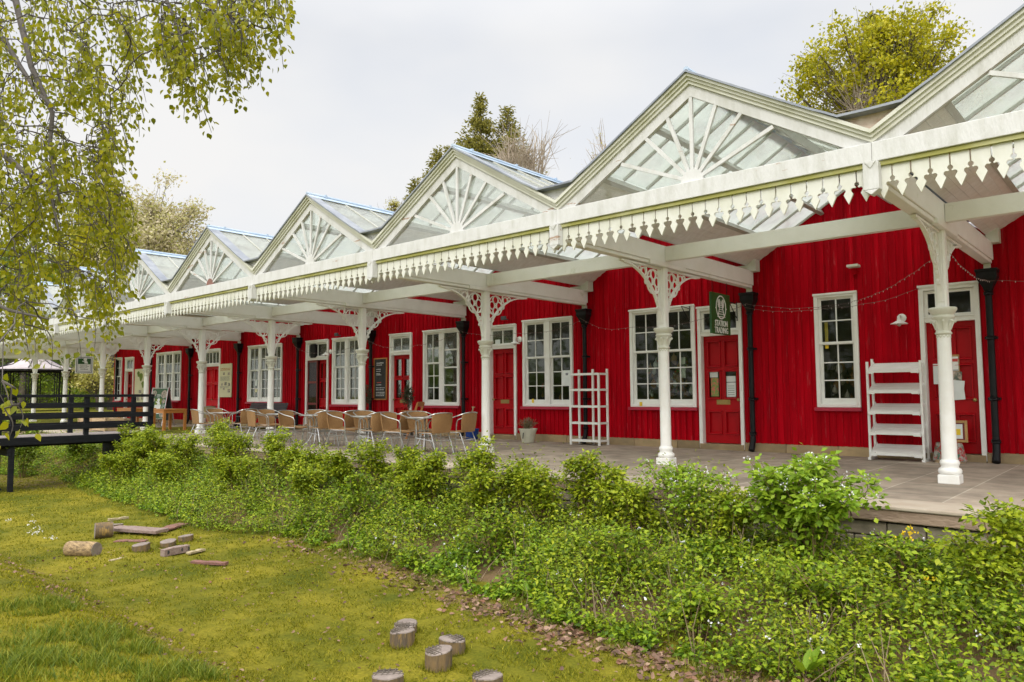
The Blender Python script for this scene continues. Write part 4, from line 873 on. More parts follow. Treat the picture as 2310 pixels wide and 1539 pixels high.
# fairy lights
def garland(pts, sag, lb):
    t = thing('fairy_lights', lb, 'string lights', pts[0], 0, 'fairy light strings under the canopy'); w = MB(); BP = []
    for a, c in zip(pts[:-1], pts[1:]):
        a, c = Vector(a), Vector(c); n = max(8, int((c-a).length/.17)); P = [a.lerp(c, k/n)-Vector((0, 0, sag*4*(k/n)*(1-k/n)))+Vector((0, rnd.uniform(-.01, .01), rnd.uniform(-.012, .012))) for k in range(n+1)]
        w.tube(P, .0035, 5)
        BP += P[1:]
    w.build('wire', M['wire'], t); first = None
    for p in BP[:100]:
        if first is None: q = MB(); q.lathe([(.002, 0), (.006, -.008), (.005, -.018), (.002, -.024)], (0, 0, 0), 5); first = q.build('bulb', M['bulb'], t, world=False); o = first
        else: o = first.copy(); C.objects.link(o); o.parent = t
        o.location = p-t.location
    return t
Yg = YW-.32
garland([(COLX(1), Yg, 2.95), (-4.3, Yg, 2.80), (COLX(0)-.08, YC+.12, 2.95)], .10, 'fairy light string swagged across the wall over the single window up to the rightmost column')
garland([(COLX(1), Yg, 2.86), (-4.6, Yg, 2.74), (-3.2, YW-.06, 2.98)], .08, 'lower fairy light string from the drainpipe to the rightmost red door')
garland([(COLX(0)+.1, YC+.1, 2.97), (COLX(0)+.05, Yg, 2.97), (COLX(-1), Yg, 2.8)], .10, 'fairy light string crossing the black hopper beside the rightmost red door')
garland([(COLX(2), Yg, 2.95), (-8.9, Yg, 2.65), (COLX(1), Yg, 2.93)], .14, 'fairy light string dipping left of the shop double window')
garland([(COLX(3), Yg, 2.93), (-12.4, Yg, 2.72), (COLX(2), Yg, 2.88)], .10, 'fairy light string crossing the plain red door')
garland([(COLX(4), Yg, 2.9), (-17, Yg, 2.62), (COLX(3), Yg, 2.86)], .12, 'fairy light string over the chalkboard')
garland([(COLX(5), Yg, 2.9), (-21, Yg, 2.6), (COLX(4), Yg, 2.86)], .12, 'fairy light string over the screened door')

# ------------------------------------------------------------------ café furniture
GCH = 'wicker chairs round the bistro tables'
def make_chair(name, label, wm, group):
    t = thing(name, label, 'chair', (0, 0, 0), 0, group)        # faces local +X
    b = MB()
    nx_, ny_ = 7, 9
    def shell(f, th, nm):
        top = [[f(u/(nx_-1), v/(ny_-1)*2-1) for v in range(ny_)] for u in range(nx_)]
        q = MB(); A = [p for r_ in top for p in r_]; Bv = [tuple(Vector(p)+Vector(th)) for p in A]; n = len(A); F = []
        for u in range(nx_-1):
            for v in range(ny_-1):
                k = u*ny_+v; F += [(k, k+1, k+ny_+1, k+ny_), (n+k, n+k+ny_, n+k+ny_+1, n+k+1)]
        ring = [v for v in range(ny_)] + [u*ny_+ny_-1 for u in range(1, nx_)] + [(nx_-1)*ny_+v for v in range(ny_-2, -1, -1)] + [u*ny_ for u in range(nx_-2, 0, -1)]
        F += [(ring[k], n+ring[k], n+ring[(k+1) % len(ring)], ring[(k+1) % len(ring)]) for k in range(len(ring))]
        q.add(A+Bv, F); return q.build(nm, wm, t, smooth=True, world=False)
    shell(lambda u, v: (.24-.46*u, v*(.22-.01*u), .45-.02*math.sin(u*3.1)+.018*v*v - .03*(1-u)**4), (0, 0, -.018), 'seat')
    shell(lambda u, v: (-.21-.11*u+.07*v*v*u-.04*(1-u)**3*0, v*(.215+.035*math.sin(u*2.2)), .435+.38*u-.03*v*v*u), (-.016, 0, -.003), 'backrest')
    for s_ in (-1, 1):
        b = MB(); b.tube([(.30, s_*.245, 0), (.265, s_*.255, .30), (.25, s_*.265, .60), (.22, s_*.275, .655), (.15, s_*.282, .68), (-.05, s_*.285, .72), (-.24, s_*.26, .78), (-.30, s_*.20, .805), (-.325, s_*.10, .815), (-.33, 0, .818)], .0105, 8)
        b.build('armrest', M['alu'], t, smooth=True, world=False)
        b = MB(); b.tube([(-.34, s_*.22, 0), (-.25, s_*.215, .25), (-.17, s_*.21, .425), (-.05, s_*.21, .425), (.22, s_*.21, .425)], .0105, 8); b.build('leg', M['alu'], t, smooth=True, world=False)
    b = MB(); b.tube([(-.235, -.215, .28), (-.235, .215, .28)], .009, 6); b.tube([(.262, -.255, .33), (.262, .255, .33)], .009, 6); b.tube([(-.235, .2, .28), (.262, .25, .33)], .008, 6); b.tube([(-.235, -.2, .28), (.262, -.25, .33)], .008, 6)
    b.build('stretcher', M['alu'], t, smooth=True, world=False)
    return t
def make_table(label):
    t = thing('bistro_table', label, 'table', (0, 0, 0), 0, 'aluminium bistro tables')
    b = MB(); b.lathe([(.385, .70), (.395, .70), (.398, .712), (.395, .722), (.385, .722)], n=36); b.build('rim', M['alu'], t, smooth=True, world=False)
    b = MB(); b.lathe([(.384, .702), (.384, .719)], n=36); b.build('tabletop', M['table_glass'], t, world=False)
    for k in range(4):
        a = R(45+90*k); c, s_ = math.cos(a), math.sin(a)
        b = MB(); b.tube([(.30*c, .30*s_, 0), (.17*c, .17*s_, .12), (.075*c, .075*s_, .3), (.065*c, .065*s_, .56), (.10*c, .10*s_, .64), (.22*c, .22*s_, .69), (.30*c, .30*s_, .70)], .0135, 8); b.build('leg', M['alu'], t, smooth=True, world=False)
    b = MB(); b.box(-.06, .06, -.06, .06, .44, .46); b.build('leg_clamp', M['alu'], t, world=False)
    return t
TB = [(-11.27, 10.02), (-12.95, 9.92), (-14.95, 9.93), (-16.60, 10.05), (-19.37, 10.0)]
TL = ['round grey bistro table nearest the blue pot, rightmost of the row', 'round grey bistro table in front of the column by the chalkboard, second from the right', 'round grey bistro table before the maroon screened door',
      'round grey bistro table in front of the black slatted bench', 'round grey bistro table before the information board, leftmost of the row']
tp = None
for (x, y), lb in zip(TB, TL):
    if tp is None: tp = make_table(lb); o = tp
    else: o = copy_tree(tp); o['label'] = lb
    o.location = (x, y, 0)
CH = [  # table, dx, dy, heading deg, label
    (0, .50, -.20, 176, 'tan wicker chair facing left at the right side of the rightmost table, nearer the bushes'), (0, .62, .36, 190, 'tan wicker chair at the right side of the rightmost table, nearer the blue pot'),
    (0, -.48, -.28, 12, 'tan wicker chair facing right at the left side of the rightmost table, nearer the bushes'), (0, -.46, .38, -10, 'tan wicker chair partly hidden behind another at the left of the rightmost table'),
    (1, .50, -.20, 172, 'tan wicker chair facing left at the table just right of the chalkboard column'), (1, .54, .40, 188, 'tan wicker chair behind its neighbour at the right of the second table from the right'),
    (1, -.50, -.30, 14, 'tan wicker chair facing right just left of the chalkboard column foot'), (1, -.48, .36, -8, 'tan wicker chair half hidden behind the one at the left of the chalkboard column'),
    (2, .52, -.16, 170, 'tan wicker chair facing left at the table before the screened door, nearer the bushes'), (2, .54, .42, 188, 'tan wicker chair facing left behind its neighbour before the low window sill'),
    (2, -.50, -.28, 16, 'tan wicker chair facing right at the table before the screened door, nearer the bushes'), (2, -.48, .42, -12, 'tan wicker chair facing right at the table before the screened door, nearer the wall'),
    (3, .05, -.62, 82, 'tan wicker chair with its back to the bushes in front of the black bench column'), (3, -.60, .05, 4, 'tan wicker chair facing right in front of the black slatted bench'), (3, .45, .62, 235, 'tan wicker chair on the wall side of the table before the black bench'),
    (4, .0, -.62, 84, 'tan wicker chair with its back to the bushes at the leftmost bistro table'), (4, -.62, .1, 2, 'tan wicker chair facing right at the leftmost bistro table'), (4, .66, .15, 184, 'tan wicker chair facing left at the leftmost bistro table')]
cpz = None
for ti, dx, dy, rz, lb in CH:
    if cpz is None: cpz = make_chair('wicker_chair', lb, M['wicker'], GCH); o = cpz
    else: o = copy_tree(cpz); o['label'] = lb
    o.location = (TB[ti][0]+dx, TB[ti][1]+dy, 0); o.rotation_euler = (0, 0, R(rz))
o = make_chair('wicker_chair', 'pale straw coloured wicker chair beside the wooden table', M['wicker_pale'], None); o.location = (-25.0, 12.1, 0); o.rotation_euler = (0, 0, R(190))
def wood_table(x, y, w, d, lb):
    t = thing('wooden_table', lb, 'table', (x, y, 0))
    b = MB(); b.box(-w/2, w/2, -d/2, d/2, .70, .735); b.build('tabletop', M['orange_wood'], t, bevel=.006, world=False)
    b = MB(); b.box(-w/2+.07, w/2-.07, -d/2+.02, -d/2+.045, .60, .699); b.box(-w/2+.07, w/2-.07, d/2-.045, d/2-.02, .60, .699); b.box(-w/2+.02, -w/2+.045, -d/2+.07, d/2-.07, .60, .699); b.box(w/2-.045, w/2-.02, -d/2+.07, d/2-.07, .60, .699); b.build('apron', M['orange_wood'], t, world=False)
    for sx in (-1, 1):
        for sy in (-1, 1): b = MB(); b.box(sx*(w/2-.05)-.04, sx*(w/2-.05)+.04, sy*(d/2-.05)-.04, sy*(d/2-.05)+.04, 0, .699); b.build('leg', M['orange_wood'], t, world=False)
wood_table(-25.95, 11.25, 1.25, .8, 'square legged varnished wooden table in front of the sandwich board'); wood_table(-29.2, 11.5, 1.6, .8, 'long low wooden table seen through the bridge railing')
# sandwich board
t = thing('sandwich_board', 'dark green sandwich board with round food photos and a bust emblem', 'sandwich board', (-30.6, 12.75, 0), R(18))
b = MB(); A = [(-.42, 0, 0), (.42, 0, 0), (.42, .28, 1.5), (-.42, .28, 1.5)]; b.bar((-.43, 0, 0), (-.43, .28, 1.52), .03, .03); b.bar((.43, 0, 0), (.43, .28, 1.52), .03, .03); b.bar((-.43, .275, 1.5), (.43, .275, 1.5), .03, .03); b.bar((-.43, .05, .27), (.43, .05, .27), .03, .03)
b.bar((-.43, .60, 0), (-.43, .30, 1.52), .03, .03); b.bar((.43, .60, 0), (.43, .30, 1.52), .03, .03); b.build('frame', M['alu'], t, world=False)
sl_ = R(math.degrees(math.atan2(.28, 1.5)))
b = MB(); b.box(-.415, .415, -.006, .006, .30, 1.50); po = b.build('front_panel', M['green_sign'], t, world=False); po.rotation_euler = (-sl_, 0, 0)
b = MB(); b.box(-.415, .415, -.006, .006, .2, 1.5); p2 = b.build('back_panel', M['slate_grey'], t, world=False); p2.rotation_euler = (R(11.2), 0, 0); p2.location = (0, .60, 0)
b = MB(); portrait(b, 0, .93, .30, -.0125); b.box(-.17, .17, -.010, -.0065, .58, .84); b.build('emblem', M['sign_white'], po, world=False)
b = MB(); b.box(-.18, .18, -.0085, -.0062, .83, 1.09); b.build('green_field', M['leaf_hedge'], po, world=False)
b = MB()
for x_, z_, r_ in ((-.30, 1.30, .13), (.26, 1.27, .17), (-.30, 1.03, .09), (.28, .98, .09), (-.28, .42, .12), (.30, .44, .12)): b.prism([(x_+r_*math.cos(q*.35), z_+r_*math.sin(q*.35)) for q in range(18)], (0, -.011, 0), (1, 0, 0), (0, 0, 1), (0, .004, 0))
b.build('food_photos', M['photo'], po, world=False)
b = MB(); lines(b, -.02, 1.25, .22, 3, .05, .022, -.009); lines(b, -.3, .85, .16, 4, .05, .018, -.009); lines(b, .3, .82, .16, 4, .05, .018, -.009); lines(b, 0, .47, .34, 1, .05, .04, -.009); b.build('lettering', M['paper'], po, world=False)
# slatted benches
def bench(x, y, w, lb):
    t = thing('slatted_bench', lb, 'bench', (x, y, 0), 0, 'dark slatted benches against the wall')
    b = MB()
    for k in range(6): b.bar((-w/2, -.30+.07*k, .43), (w/2, -.30+.07*k, .43), .055, .03)
    b.build('seat', M['slate_grey'], t, world=False); b = MB()
    for k in range(8): b.bar((-w/2, .12+.022*k, .50+.055*k), (w/2, .12+.022*k, .50+.055*k), .042, .03, (0, 1, .4))
    b.build('backrest', M['slate_grey'], t, world=False)
    for s_ in (-1, 0, 1):
        b = MB(); xx = s_*(w/2-.12); b.bar((xx, -.28, 0), (xx, -.26, .41), .05, .05); b.bar((xx, .2, 0), (xx, .12, .42), .05, .05); b.bar((xx, -.3, .40), (xx, .14, .40), .05, .035); b.bar((xx, .13, .40), (xx, .30, .92), .05, .03); b.build('leg', M['black'], t, world=False)
bench(-23.9, 13.65, 2.45, 'dark slatted bench under the triple window behind a column'); bench(-33.2, 13.65, 2.0, 'dark slatted bench half hidden behind the sandwich board')
# wooden folding high chair
t = thing('high_chair', 'varnished wooden folding high chair with tray by the café door', 'high chair', (-15.15, 13.25, 0), R(25))
def wpart(nm, fn): b = MB(); fn(b); b.build(nm, M['orange_wood'], t, world=False)
for s_ in (-1, 1):
    wpart('leg', lambda b: b.bar((-.25, s_*.24, 0), (.06, s_*.20, .95), .035, .05)); wpart('leg', lambda b: b.bar((.28, s_*.22, 0), (-.1, s_*.19, .62), .03, .045)); wpart('armrest', lambda b: b.bar((-.22, s_*.20, .72), (.16, s_*.20, .70), .03, .03))
wpart('backrest', lambda b: (b.box(.05, .075, -.20, .20, .86, .98), b.box(.0, .025, -.2, .2, .66, .74))); wpart('seat', lambda b: b.box(-.16, .12, -.19, .19, .50, .525)); wpart('tray', lambda b: b.box(-.42, -.16, -.23, .23, .73, .75)); wpart('footrest', lambda b: b.box(-.22, -.14, -.2, .2, .26, .28))
# white racks
t = thing('shelf_rack', 'white slatted shelf rack with five tilted shelves by the rightmost red door', 'shelf rack', (-3.55, 14.02, 0), R(0), 'white display racks')
for sx in (-1, 1):
    for sy, (z1_) in ((-1, 1.70), (1, 1.76)):
        b = MB(); b.bar((sx*.42, sy*.15, 0), (sx*.42, sy*.15, z1_), .035, .04, (0, 1, 0)); b.build('upright', M['white_clean'], t, world=False)
    b = MB(); b.box(sx*.42-.025, sx*.42+.025, -.22, .19, .0, .04); b.build('foot', M['white_clean'], t, world=False)
for k in range(5):
    z = .12+.355*k; b = MB()
    for q in range(4): b.bar((-.385, -.20+.095*q, z+.038*q), (.385, -.20+.095*q, z+.038*q), .094, .016, (0, -.37, .93))
    b.box(-.30, .30, -.247, -.235, z-.035, z+.015)
    for sx in (-1, 1): b.prism([(sx*.40, z-.05), (sx*.30, z-.05), (sx*.27, z-.02), (sx*.27, z+.0), (sx*.40, z+.0)], (0, -.255, 0), (1, 0, 0), (0, 0, 1), (0, .02, 0)); b.bar((sx*.397, -.24, z-.04), (sx*.397, .17, z+.15), .018, .04)
    b.build('shelf', M['white_clean'], t, world=False)
t = thing('trellis_rack', 'empty tall white rack of thin bars with a paper sheet, before a black drainpipe', 'shelf rack', (-10.06, 13.98, 0), R(0), 'white display racks')
for sx, sy in ((-1, -1), (1, -1), (-1, 1), (1, 1), (0, 1)):
    b = MB(); b.bar((sx*.40, sy*.17, 0), (sx*.40, sy*.17, 1.74 if sy > 0 else 1.64), .045, .035, (0, 1, 0)); b.build('upright', M['white_clean'], t, world=False)
for k in range(5):
    z = [.10, .50, .88, 1.26, 1.62][k]; b = MB(); b.bar((-.375, -.17, z), (.375, -.17, z), .03, .05)
    for sx in (-1, 1): b.bar((sx*.40, -.15, z), (sx*.40, .15, z), .03, .045)
    if k == 0: b.box(-.375, .375, -.15, .19, z-.02, z+.01)
    b.build('shelf_rail' if k else 'shelf', M['white_clean'], t, world=False)
b = MB(); b.box(-.62, -.36, -.20, -.192, 1.36, 1.72); pz = b.build('paper_sheet', M['paper'], t, world=False); b = MB(); lines(b, -.47, 1.64, .08, 2, .03, .02, -.2035); b.build('print_line', M['navy'], pz, world=False)
# picture on a cloth covered box
t = thing('cloth_box', 'low box under a patterned cloth at the foot of the rightmost red door', 'box', (-2.80, 14.05, 0))
b = MB(); b.lathe([(.23, 0), (.22, .1), (.205, .22), (.19, .30), (.17, .315)], n=24, ph=.4); o = b.build('box', M['pale_wood'], t, world=False); o.scale = (1.0, .75, 1)
b = MB(); n_ = 40
prof = [(.245, .03), (.225, .14), (.205, .26), (.19, .322), (.05, .33)]
vs = [((r_+.014*math.sin(9*a)*(1-k/4))*math.cos(a), .8*(r_+.014*math.sin(9*a)*(1-k/4))*math.sin(a), z+.02*math.sin(5*a)*(k == 0)) for k, (r_, z) in enumerate(prof) for a in [2*math.pi*j/n_ for j in range(n_)]]
b.add(vs, [(k*n_+j, k*n_+(j+1) % n_, (k+1)*n_+(j+1) % n_, (k+1)*n_+j) for k in range(4) for j in range(n_)]+[tuple(range(4*n_, 5*n_))]); b.build('cloth', M['cloth'], t, smooth=True, world=False)
t = thing('picture_frame', 'gilt framed print standing on the cloth covered box', 'picture', (-2.73, 14.12, .332))
b = MB(); w_, h_ = .40, .36
b.box(-w_/2, -w_/2+.04, -.02, .012, 0, h_); b.box(w_/2-.04, w_/2, -.02, .012, 0, h_); b.box(-w_/2+.04, w_/2-.04, -.02, .012, 0, .04); b.box(-w_/2+.04, w_/2-.04, -.02, .012, h_-.04, h_); b.build('frame', M['gold'], t, bevel=.006, world=False)
b = MB(); b.box(-w_/2+.04, w_/2-.04, -.006, .006, .04, h_-.04); b.build('mount', M['maroon'], t, world=False); b = MB(); b.box(-.03, .13, -.009, -.0065, .06, h_-.06); b.build('print', M['paper'], t, world=False); b = MB(); b.box(.0, .10, -.012, -.0095, .12, .22); b.build('image', M['yellow'], t, world=False)
# pots and plants
def pot(prof, mt, x, y, name, lb, cat='flower pot'):
    t = thing(name, lb, cat, (x, y, 0)); b = MB(); b.lathe(prof, n=28); b.build('pot', mt, t, smooth=True, world=False); return t
t = pot([(.14, 0), (.15, .02), (.20, .26), (.225, .30), (.235, .33), (.215, .335), (.19, .30), (.05, .29)], M['pot_cream'], -11.76, 13.80, 'flower_pot', 'cream glazed pot of straggly lavender beside the plain red door')
n_ = 420; a = NR.uniform(0, 2*np.pi, n_); el = NR.uniform(.5, 1.5, n_); D_ = np.stack([np.cos(a)*np.cos(el), np.sin(a)*np.cos(el), np.sin(el)], 1); P_ = np.array([[0, 0, .30]])+D_*NR.uniform(.02, .26, (n_, 1))
V, F = leaf_arrays(P_, D_+rand_dirs(n_)*.3, rand_dirs(n_), NR.uniform(.05, .10, n_), NR.uniform(.006, .012, n_)); np_mesh('lavender', V, F, M['leaf_lavender'], t)
b = MB(); b.tube([(.02, -.215, .1), (.05, -.232, .24)], .012, 6); b.build('crack_mark', M['black'], t, world=False)
t = pot([(.14, 0), (.155, .02), (.18, .24), (.195, .26), (.195, .285), (.17, .28), (.04, .25)], M['pot_blue'], -13.62, 13.74, 'flower_pot', 'blue glazed pot at the foot of a black drainpipe')
def topiary(x, y, h, r_, lb, pk):
    t = pot([(.13, 0), (.17, .25), (.18, .28), (.15, .275), (.04, .25)], pk, x, y, 'potted_shrub', lb, 'potted shrub')
    b = MB(); b.tube([(0, 0, .2), (.02, .01, h*.6), (0, 0, h)], [.018, .014, .008], 6); b.build('stem', M['bark'], t, world=False)
    n_ = 900; d = rand_dirs(n_); P_ = d*r_*NR.uniform(.3, 1.05, (n_, 1))*np.array([[1, 1, 1.7]])+np.array([[0, 0, h]]); V, F = leaf_arrays(P_, d+rand_dirs(n_)*.7, rand_dirs(n_, .5), NR.uniform(.04, .065, n_), NR.uniform(.018, .028, n_)); np_mesh('leaves', V, F, M['leaf_topiary'], t)
topiary(-18.35, 13.9, 1.18, .20, 'potted dark green shrub left of the café door under the chalkboard', M['slate_grey']); topiary(-16.35, 13.9, 1.12, .17, 'potted dark green shrub right of the café door behind the high chair', M['slate_grey'])
t = thing('garden_spade', 'wooden handled spade leaning on the wall beside the blue pot', 'spade', (-14.02, 13.9, 0)); b = MB(); b.bar((0, 0, .02), (0, .30, .82), .025, .025); b.build('handle', M['plank_pale'], t, world=False); b = MB(); b.bar((-.05, .30, .83), (.05, .30, .83), .03, .03); b.build('grip', M['pale_wood'], t, world=False)
for (x, y, w_, lb) in ((-27.1, 9.75, 1.25, 'pale wooden planter crate on the platform, seen under the bridge rail'), (-28.9, 9.9, .9, 'smaller pale wooden planter crate left of the larger one')):
    t = thing('planter_box', lb, 'planter', (x, y, 0)); b = MB()
    for k in range(3): z = .03+.14*k; b.box(-w_/2, w_/2, -.30, -.275, z, z+.13); b.box(-w_/2, w_/2, .275, .30, z, z+.13); b.box(-w_/2, -w_/2+.025, -.274, .274, z, z+.13); b.box(w_/2-.025, w_/2, -.274, .274, z, z+.13)
    for sx in (-1, 1): b.box(sx*(w_/2+.012)-.03, sx*(w_/2+.012)+.03, -.335, -.301, 0, .47)
    b.build('sides', M['pale_wood'], t, world=False); b = MB(); b.box(-w_/2+.026, w_/2-.026, -.27, .27, .02, .38); b.build('soil', M['bark'], t, world=False)

# ------------------------------------------------------------------ footbridge
t = thing('footbridge', 'black stained timber footbridge with four rail handrails crossing the old track bed', 'footbridge', (-20.6, 4, 0))
NX, FXx = -20.0, -21.3
def bp(nm, fn, m_=None): b = MB(); fn(b); return b.build(nm, m_ or M['black_wood'], t, bevel=.006)
for X_, ys in ((NX, (-1.6, 2.0, 5.15, 6.70, 8.24)), (FXx, (-1.5, 2.1, 5.2, 6.76, 8.31))):
    for y in ys:
        z0 = ground_z(X_, y)-.2 if y in (5.15, 5.2, -1.6, -1.5, 2.0, 2.1) else (.03 if y < 8 else .02)
        bp('post', lambda b: b.box(X_-.05, X_+.05, y-.052, y+.052, z0, 1.155))
    s_ = 1 if X_ == NX else -1; xi = X_+s_*.07
    bp('handrail', lambda b: b.box(X_-.06+s_*.02, X_+.06+s_*.02, -2, 8.30 if X_ == NX else 8.37, 1.156, 1.225))
    for (z0, z1_) in ((.90, 1.02), (.645, .77), (.385, .515)): bp('rail', lambda b: b.box(xi-.0195, xi+.02, -2, 8.28 if X_ == NX else 8.35, z0, z1_))
    bp('edge_beam', lambda b: b.box(xi-.019, xi+.03, -2, 7.95, .055, .235))
def deckb(b):
    y = -2.0
    while y < 8.25: b.box(FXx-.04, NX+.04, y, y+.135, .20, .24); y += .142
bp('deck', deckb, M['deck'])
bp('joist', lambda b: (b.box(NX-.3, NX-.15, -2, 8.2, .0, .195), b.box(FXx+.15, FXx+.3, -2, 8.2, .0, .195)))
bp('trestle', lambda b: (b.box(FXx, NX+.06, 5.05, 5.14, -.18, -.02), b.bar((NX, 4.95, -.95), (NX, 4.2, .0), .08, .08)))
bp('abutment', lambda b: b.box(FXx, NX-.02, 7.55, 7.95, -.9, .05))

# ------------------------------------------------------------------ logs, stumps, planks
STUMPS = []
def stump(px, py, dia, h, lb, grp, seed, top='log_top', grooves=True):
    p = at(px, py, Z=GZ+.005); r_ = dia/2; h *= .70; q = random.Random(seed)
    z = ground_z(p.x, p.y+r_*.6)
    t = thing('log_stump', lb, 'log stump', (p.x-.05, p.y+r_*.7, z-.02), q.uniform(0, 6), grp)
    n_ = 36; ph = [q.uniform(0, 6) for _ in range(3)]; STUMPS.append((t.location.x, t.location.y, r_))
    rad = lambda a: r_*(1+.05*math.sin(2*a+ph[0])+.03*math.sin(5*a+ph[1])+.02*math.sin(11*a+ph[2])+.015*math.sin(17*a+ph[1]))
    ring = lambda k, z_: [(rad(2*math.pi*j/n_)*k*math.cos(2*math.pi*j/n_), rad(2*math.pi*j/n_)*k*math.sin(2*math.pi*j/n_), z_+.012*math.cos(2*math.pi*j/n_+ph[0])*(z_ > .05)) for j in range(n_)]
    b = MB(); b.add(ring(1.03, 0)+ring(1.0, h*.5)+ring(1.0, h+.018-.008), [(k*n_+j, k*n_+(j+1) % n_, (k+1)*n_+(j+1) % n_, (k+1)*n_+j) for k in range(2) for j in range(n_)]); b.build('bark', M['log_side'], t, smooth=True, world=False)
    b = MB(); b.add(ring(1.0, h+.010)+ring(.97, h+.018)+ring(.93, h+.020), [(k*n_+j, k*n_+(j+1) % n_, (k+1)*n_+(j+1) % n_, (k+1)*n_+j) for k in range(2) for j in range(n_)]+[tuple(range(2*n_, 3*n_))]); to = b.build('cut_face', M[top], t, smooth=True, world=False)
    if grooves:
        b = MB()
        for ang in (q.uniform(0, .4), q.uniform(1.4, 1.7)):
            c, s_ = math.cos(ang), math.sin(ang)
            for k in (-2, -1, 0, 1, 2):
                o_ = k*dia*.17+q.uniform(-.008, .008); L_ = math.sqrt(max(0, (r_*.98)**2-o_*o_)); b.bar((-s_*o_-c*L_, c*o_-s_*L_, h+.0185), (-s_*o_+c*L_, c*o_+s_*L_, h+.0185), .007, .010)
        b.build('saw_cuts', M['bark'], to, world=False)
G1 = 'log stumps set in the near grass'; G2 = 'log stumps by the plank bench'
stump(909, 1436, .215, .12, 'grooved log stump at the back of the near cluster, touching the brown stump', G1, 1); stump(901, 1462, .205, .17, 'grooved log stump with orange brown bark, second from the left in the near cluster', G1, 2)
stump(1015, 1477, .215, .15, 'grooved log stump with a bright yellow strip of bare wood', G1, 3); stump(983, 1512, .22, .20, 'tallest dark barked log stump in front of the yellow striped one', G1, 4)
stump(864, 1580, .235, .20, 'grooved log stump cut by the lower picture edge, left of the two', G1, 5); stump(1094, 1578, .22, .18, 'grooved log stump cut by the lower picture edge, right of the two', G1, 6)
stump(307, 1245, .235, .14, 'low log stump standing alone in front of the plank bench', G2, 7, grooves=False); stump(370, 1234, .225, .12, 'low log stump at the right end of the plank bench, beside the greenish grey one', G2, 8, grooves=False)
stump(411, 1222, .22, .12, 'greenish grey log stump rightmost behind the others', G2, 9, grooves=False); stump(389, 1247, .225, .11, 'low log stump directly behind the beam with round holes', G2, 10, grooves=False); stump(250, 1196, .24, .14, 'log stump behind the upright lying round log', G2, 11, grooves=False)
def lying_log(p0, p1, r_, lb, m_, seed):
    a, c = Vector(p0), Vector(p1); q = random.Random(seed)
    t = thing('log', lb, 'log', ((a.x+c.x)/2, (a.y+c.y)/2, GZ)); b = MB(); n_ = 20; d = (c-a); pts = [a+d*k/5 for k in range(6)]
    b.tube([p+Vector((0, 0, r_*.9)) for p in pts], [r_*q.uniform(.95, 1.05) for _ in pts], n_); o = b.build('bark', m_, t, smooth=True)
    dn = d.normalized()
    for e, s_ in ((a, -1), (c, 1)): b = MB(); b.tube([e+Vector((0, 0, r_*.9))+dn*s_*.001, e+Vector((0, 0, r_*.9))+dn*s_*.008], r_*.93, n_); b.build('cut_end', M['log_top'], t)
la, lc = at(140, 1256, Z=GZ), at(206, 1258, Z=GZ)
lying_log((la.x, la.y+.08, GZ), (lc.x, lc.y+.06, GZ), .105, 'short split log lying on its side at the left edge of the lawn', M['log_fresh'], 3)
la, lc = at(210, 1215, Z=GZ), at(236, 1213, Z=GZ)
lying_log((la.x+.02, la.y+.02, GZ), (lc.x+.02, lc.y+.10, GZ), .125, 'short round log lying with its end against the plank bench', M['log_side'], 4)
def plank(p0, p1, w_, h_, zo, lb, m_, name='plank', cat='plank', holes=False):
    a, c = at(*p0, Z=GZ), at(*p1, Z=GZ); a.z = GZ+zo; c.z = GZ+zo
    b = MB(); n_ = 6; d = (c-a); s_ = Vector((-d.y, d.x, 0)).normalized()
    pts = [a+d*k/n_ for k in range(n_+1)]; vs = []; q = random.Random(int(p0[0]))
    for p in pts:
        j = q.uniform(-.008, .008); k = w_/2+q.uniform(-.006, .006)
        vs += [p-s_*k, p+s_*k, p+s_*k+Vector((0, 0, h_+j)), p-s_*k+Vector((0, 0, h_+j))]
    fs = [(i*4+j, i*4+(j+1) % 4, i*4+4+(j+1) % 4, i*4+4+j) for i in range(n_) for j in range(4)]+[(3, 2, 1, 0), tuple(range(n_*4, n_*4+4))]
    b.add(vs, fs); mid = (a+c)/2
    if not holes: tag(b.build(name, m_, None, bevel=.006, loc=tuple(mid)), lb, cat); return
    t = thing(name, lb, cat, tuple(mid)); b.build('timber', m_, t, bevel=.004); b = MB(); dn = d.normalized()
    for f_ in (.13, .72, .92):
        p = a+d*f_-s_*(w_/2+.001)+Vector((0, 0, h_*.5)); b.tube([p, p+s_*.004], .028, 12)
    b.build('bolt_holes', M['chalk_black'], t)
plank((256, 1203), (366, 1210), .27, .05, .055, 'broad grey plank bench raised on logs', M['plank'], 'plank_bench', 'plank bench')
for k, (px, py) in enumerate(((275, 1208), (350, 1214))):
    p = at(px, py, Z=GZ); b = MB(); b.box(-.09, .09, -.10, .10, 0, .054); tag(b.build('timber_block', M['log_side'], None, bevel=.01, loc=(p.x, p.y+.06, GZ)), ['timber block under the left end of the plank bench', 'timber block under the right end of the plank bench'][k], 'timber block')
plank((362, 1202), (414, 1186), .20, .03, .02, 'reddish board slanting up from the end of the plank bench', M['plank_red']); plank((260, 1222), (330, 1221), .14, .02, .0, 'flat reddish board in the grass behind the lone stump', M['plank_red'])
plank((366, 1256), (424, 1244), .09, .10, .0, 'squared brown beam with round bolt holes in its side', M['plank'], 'timber_beam', 'beam', True); plank((424, 1251), (460, 1242), .08, .03, .0, 'pale weathered board right of the beam with bolt holes', M['plank_pale'])
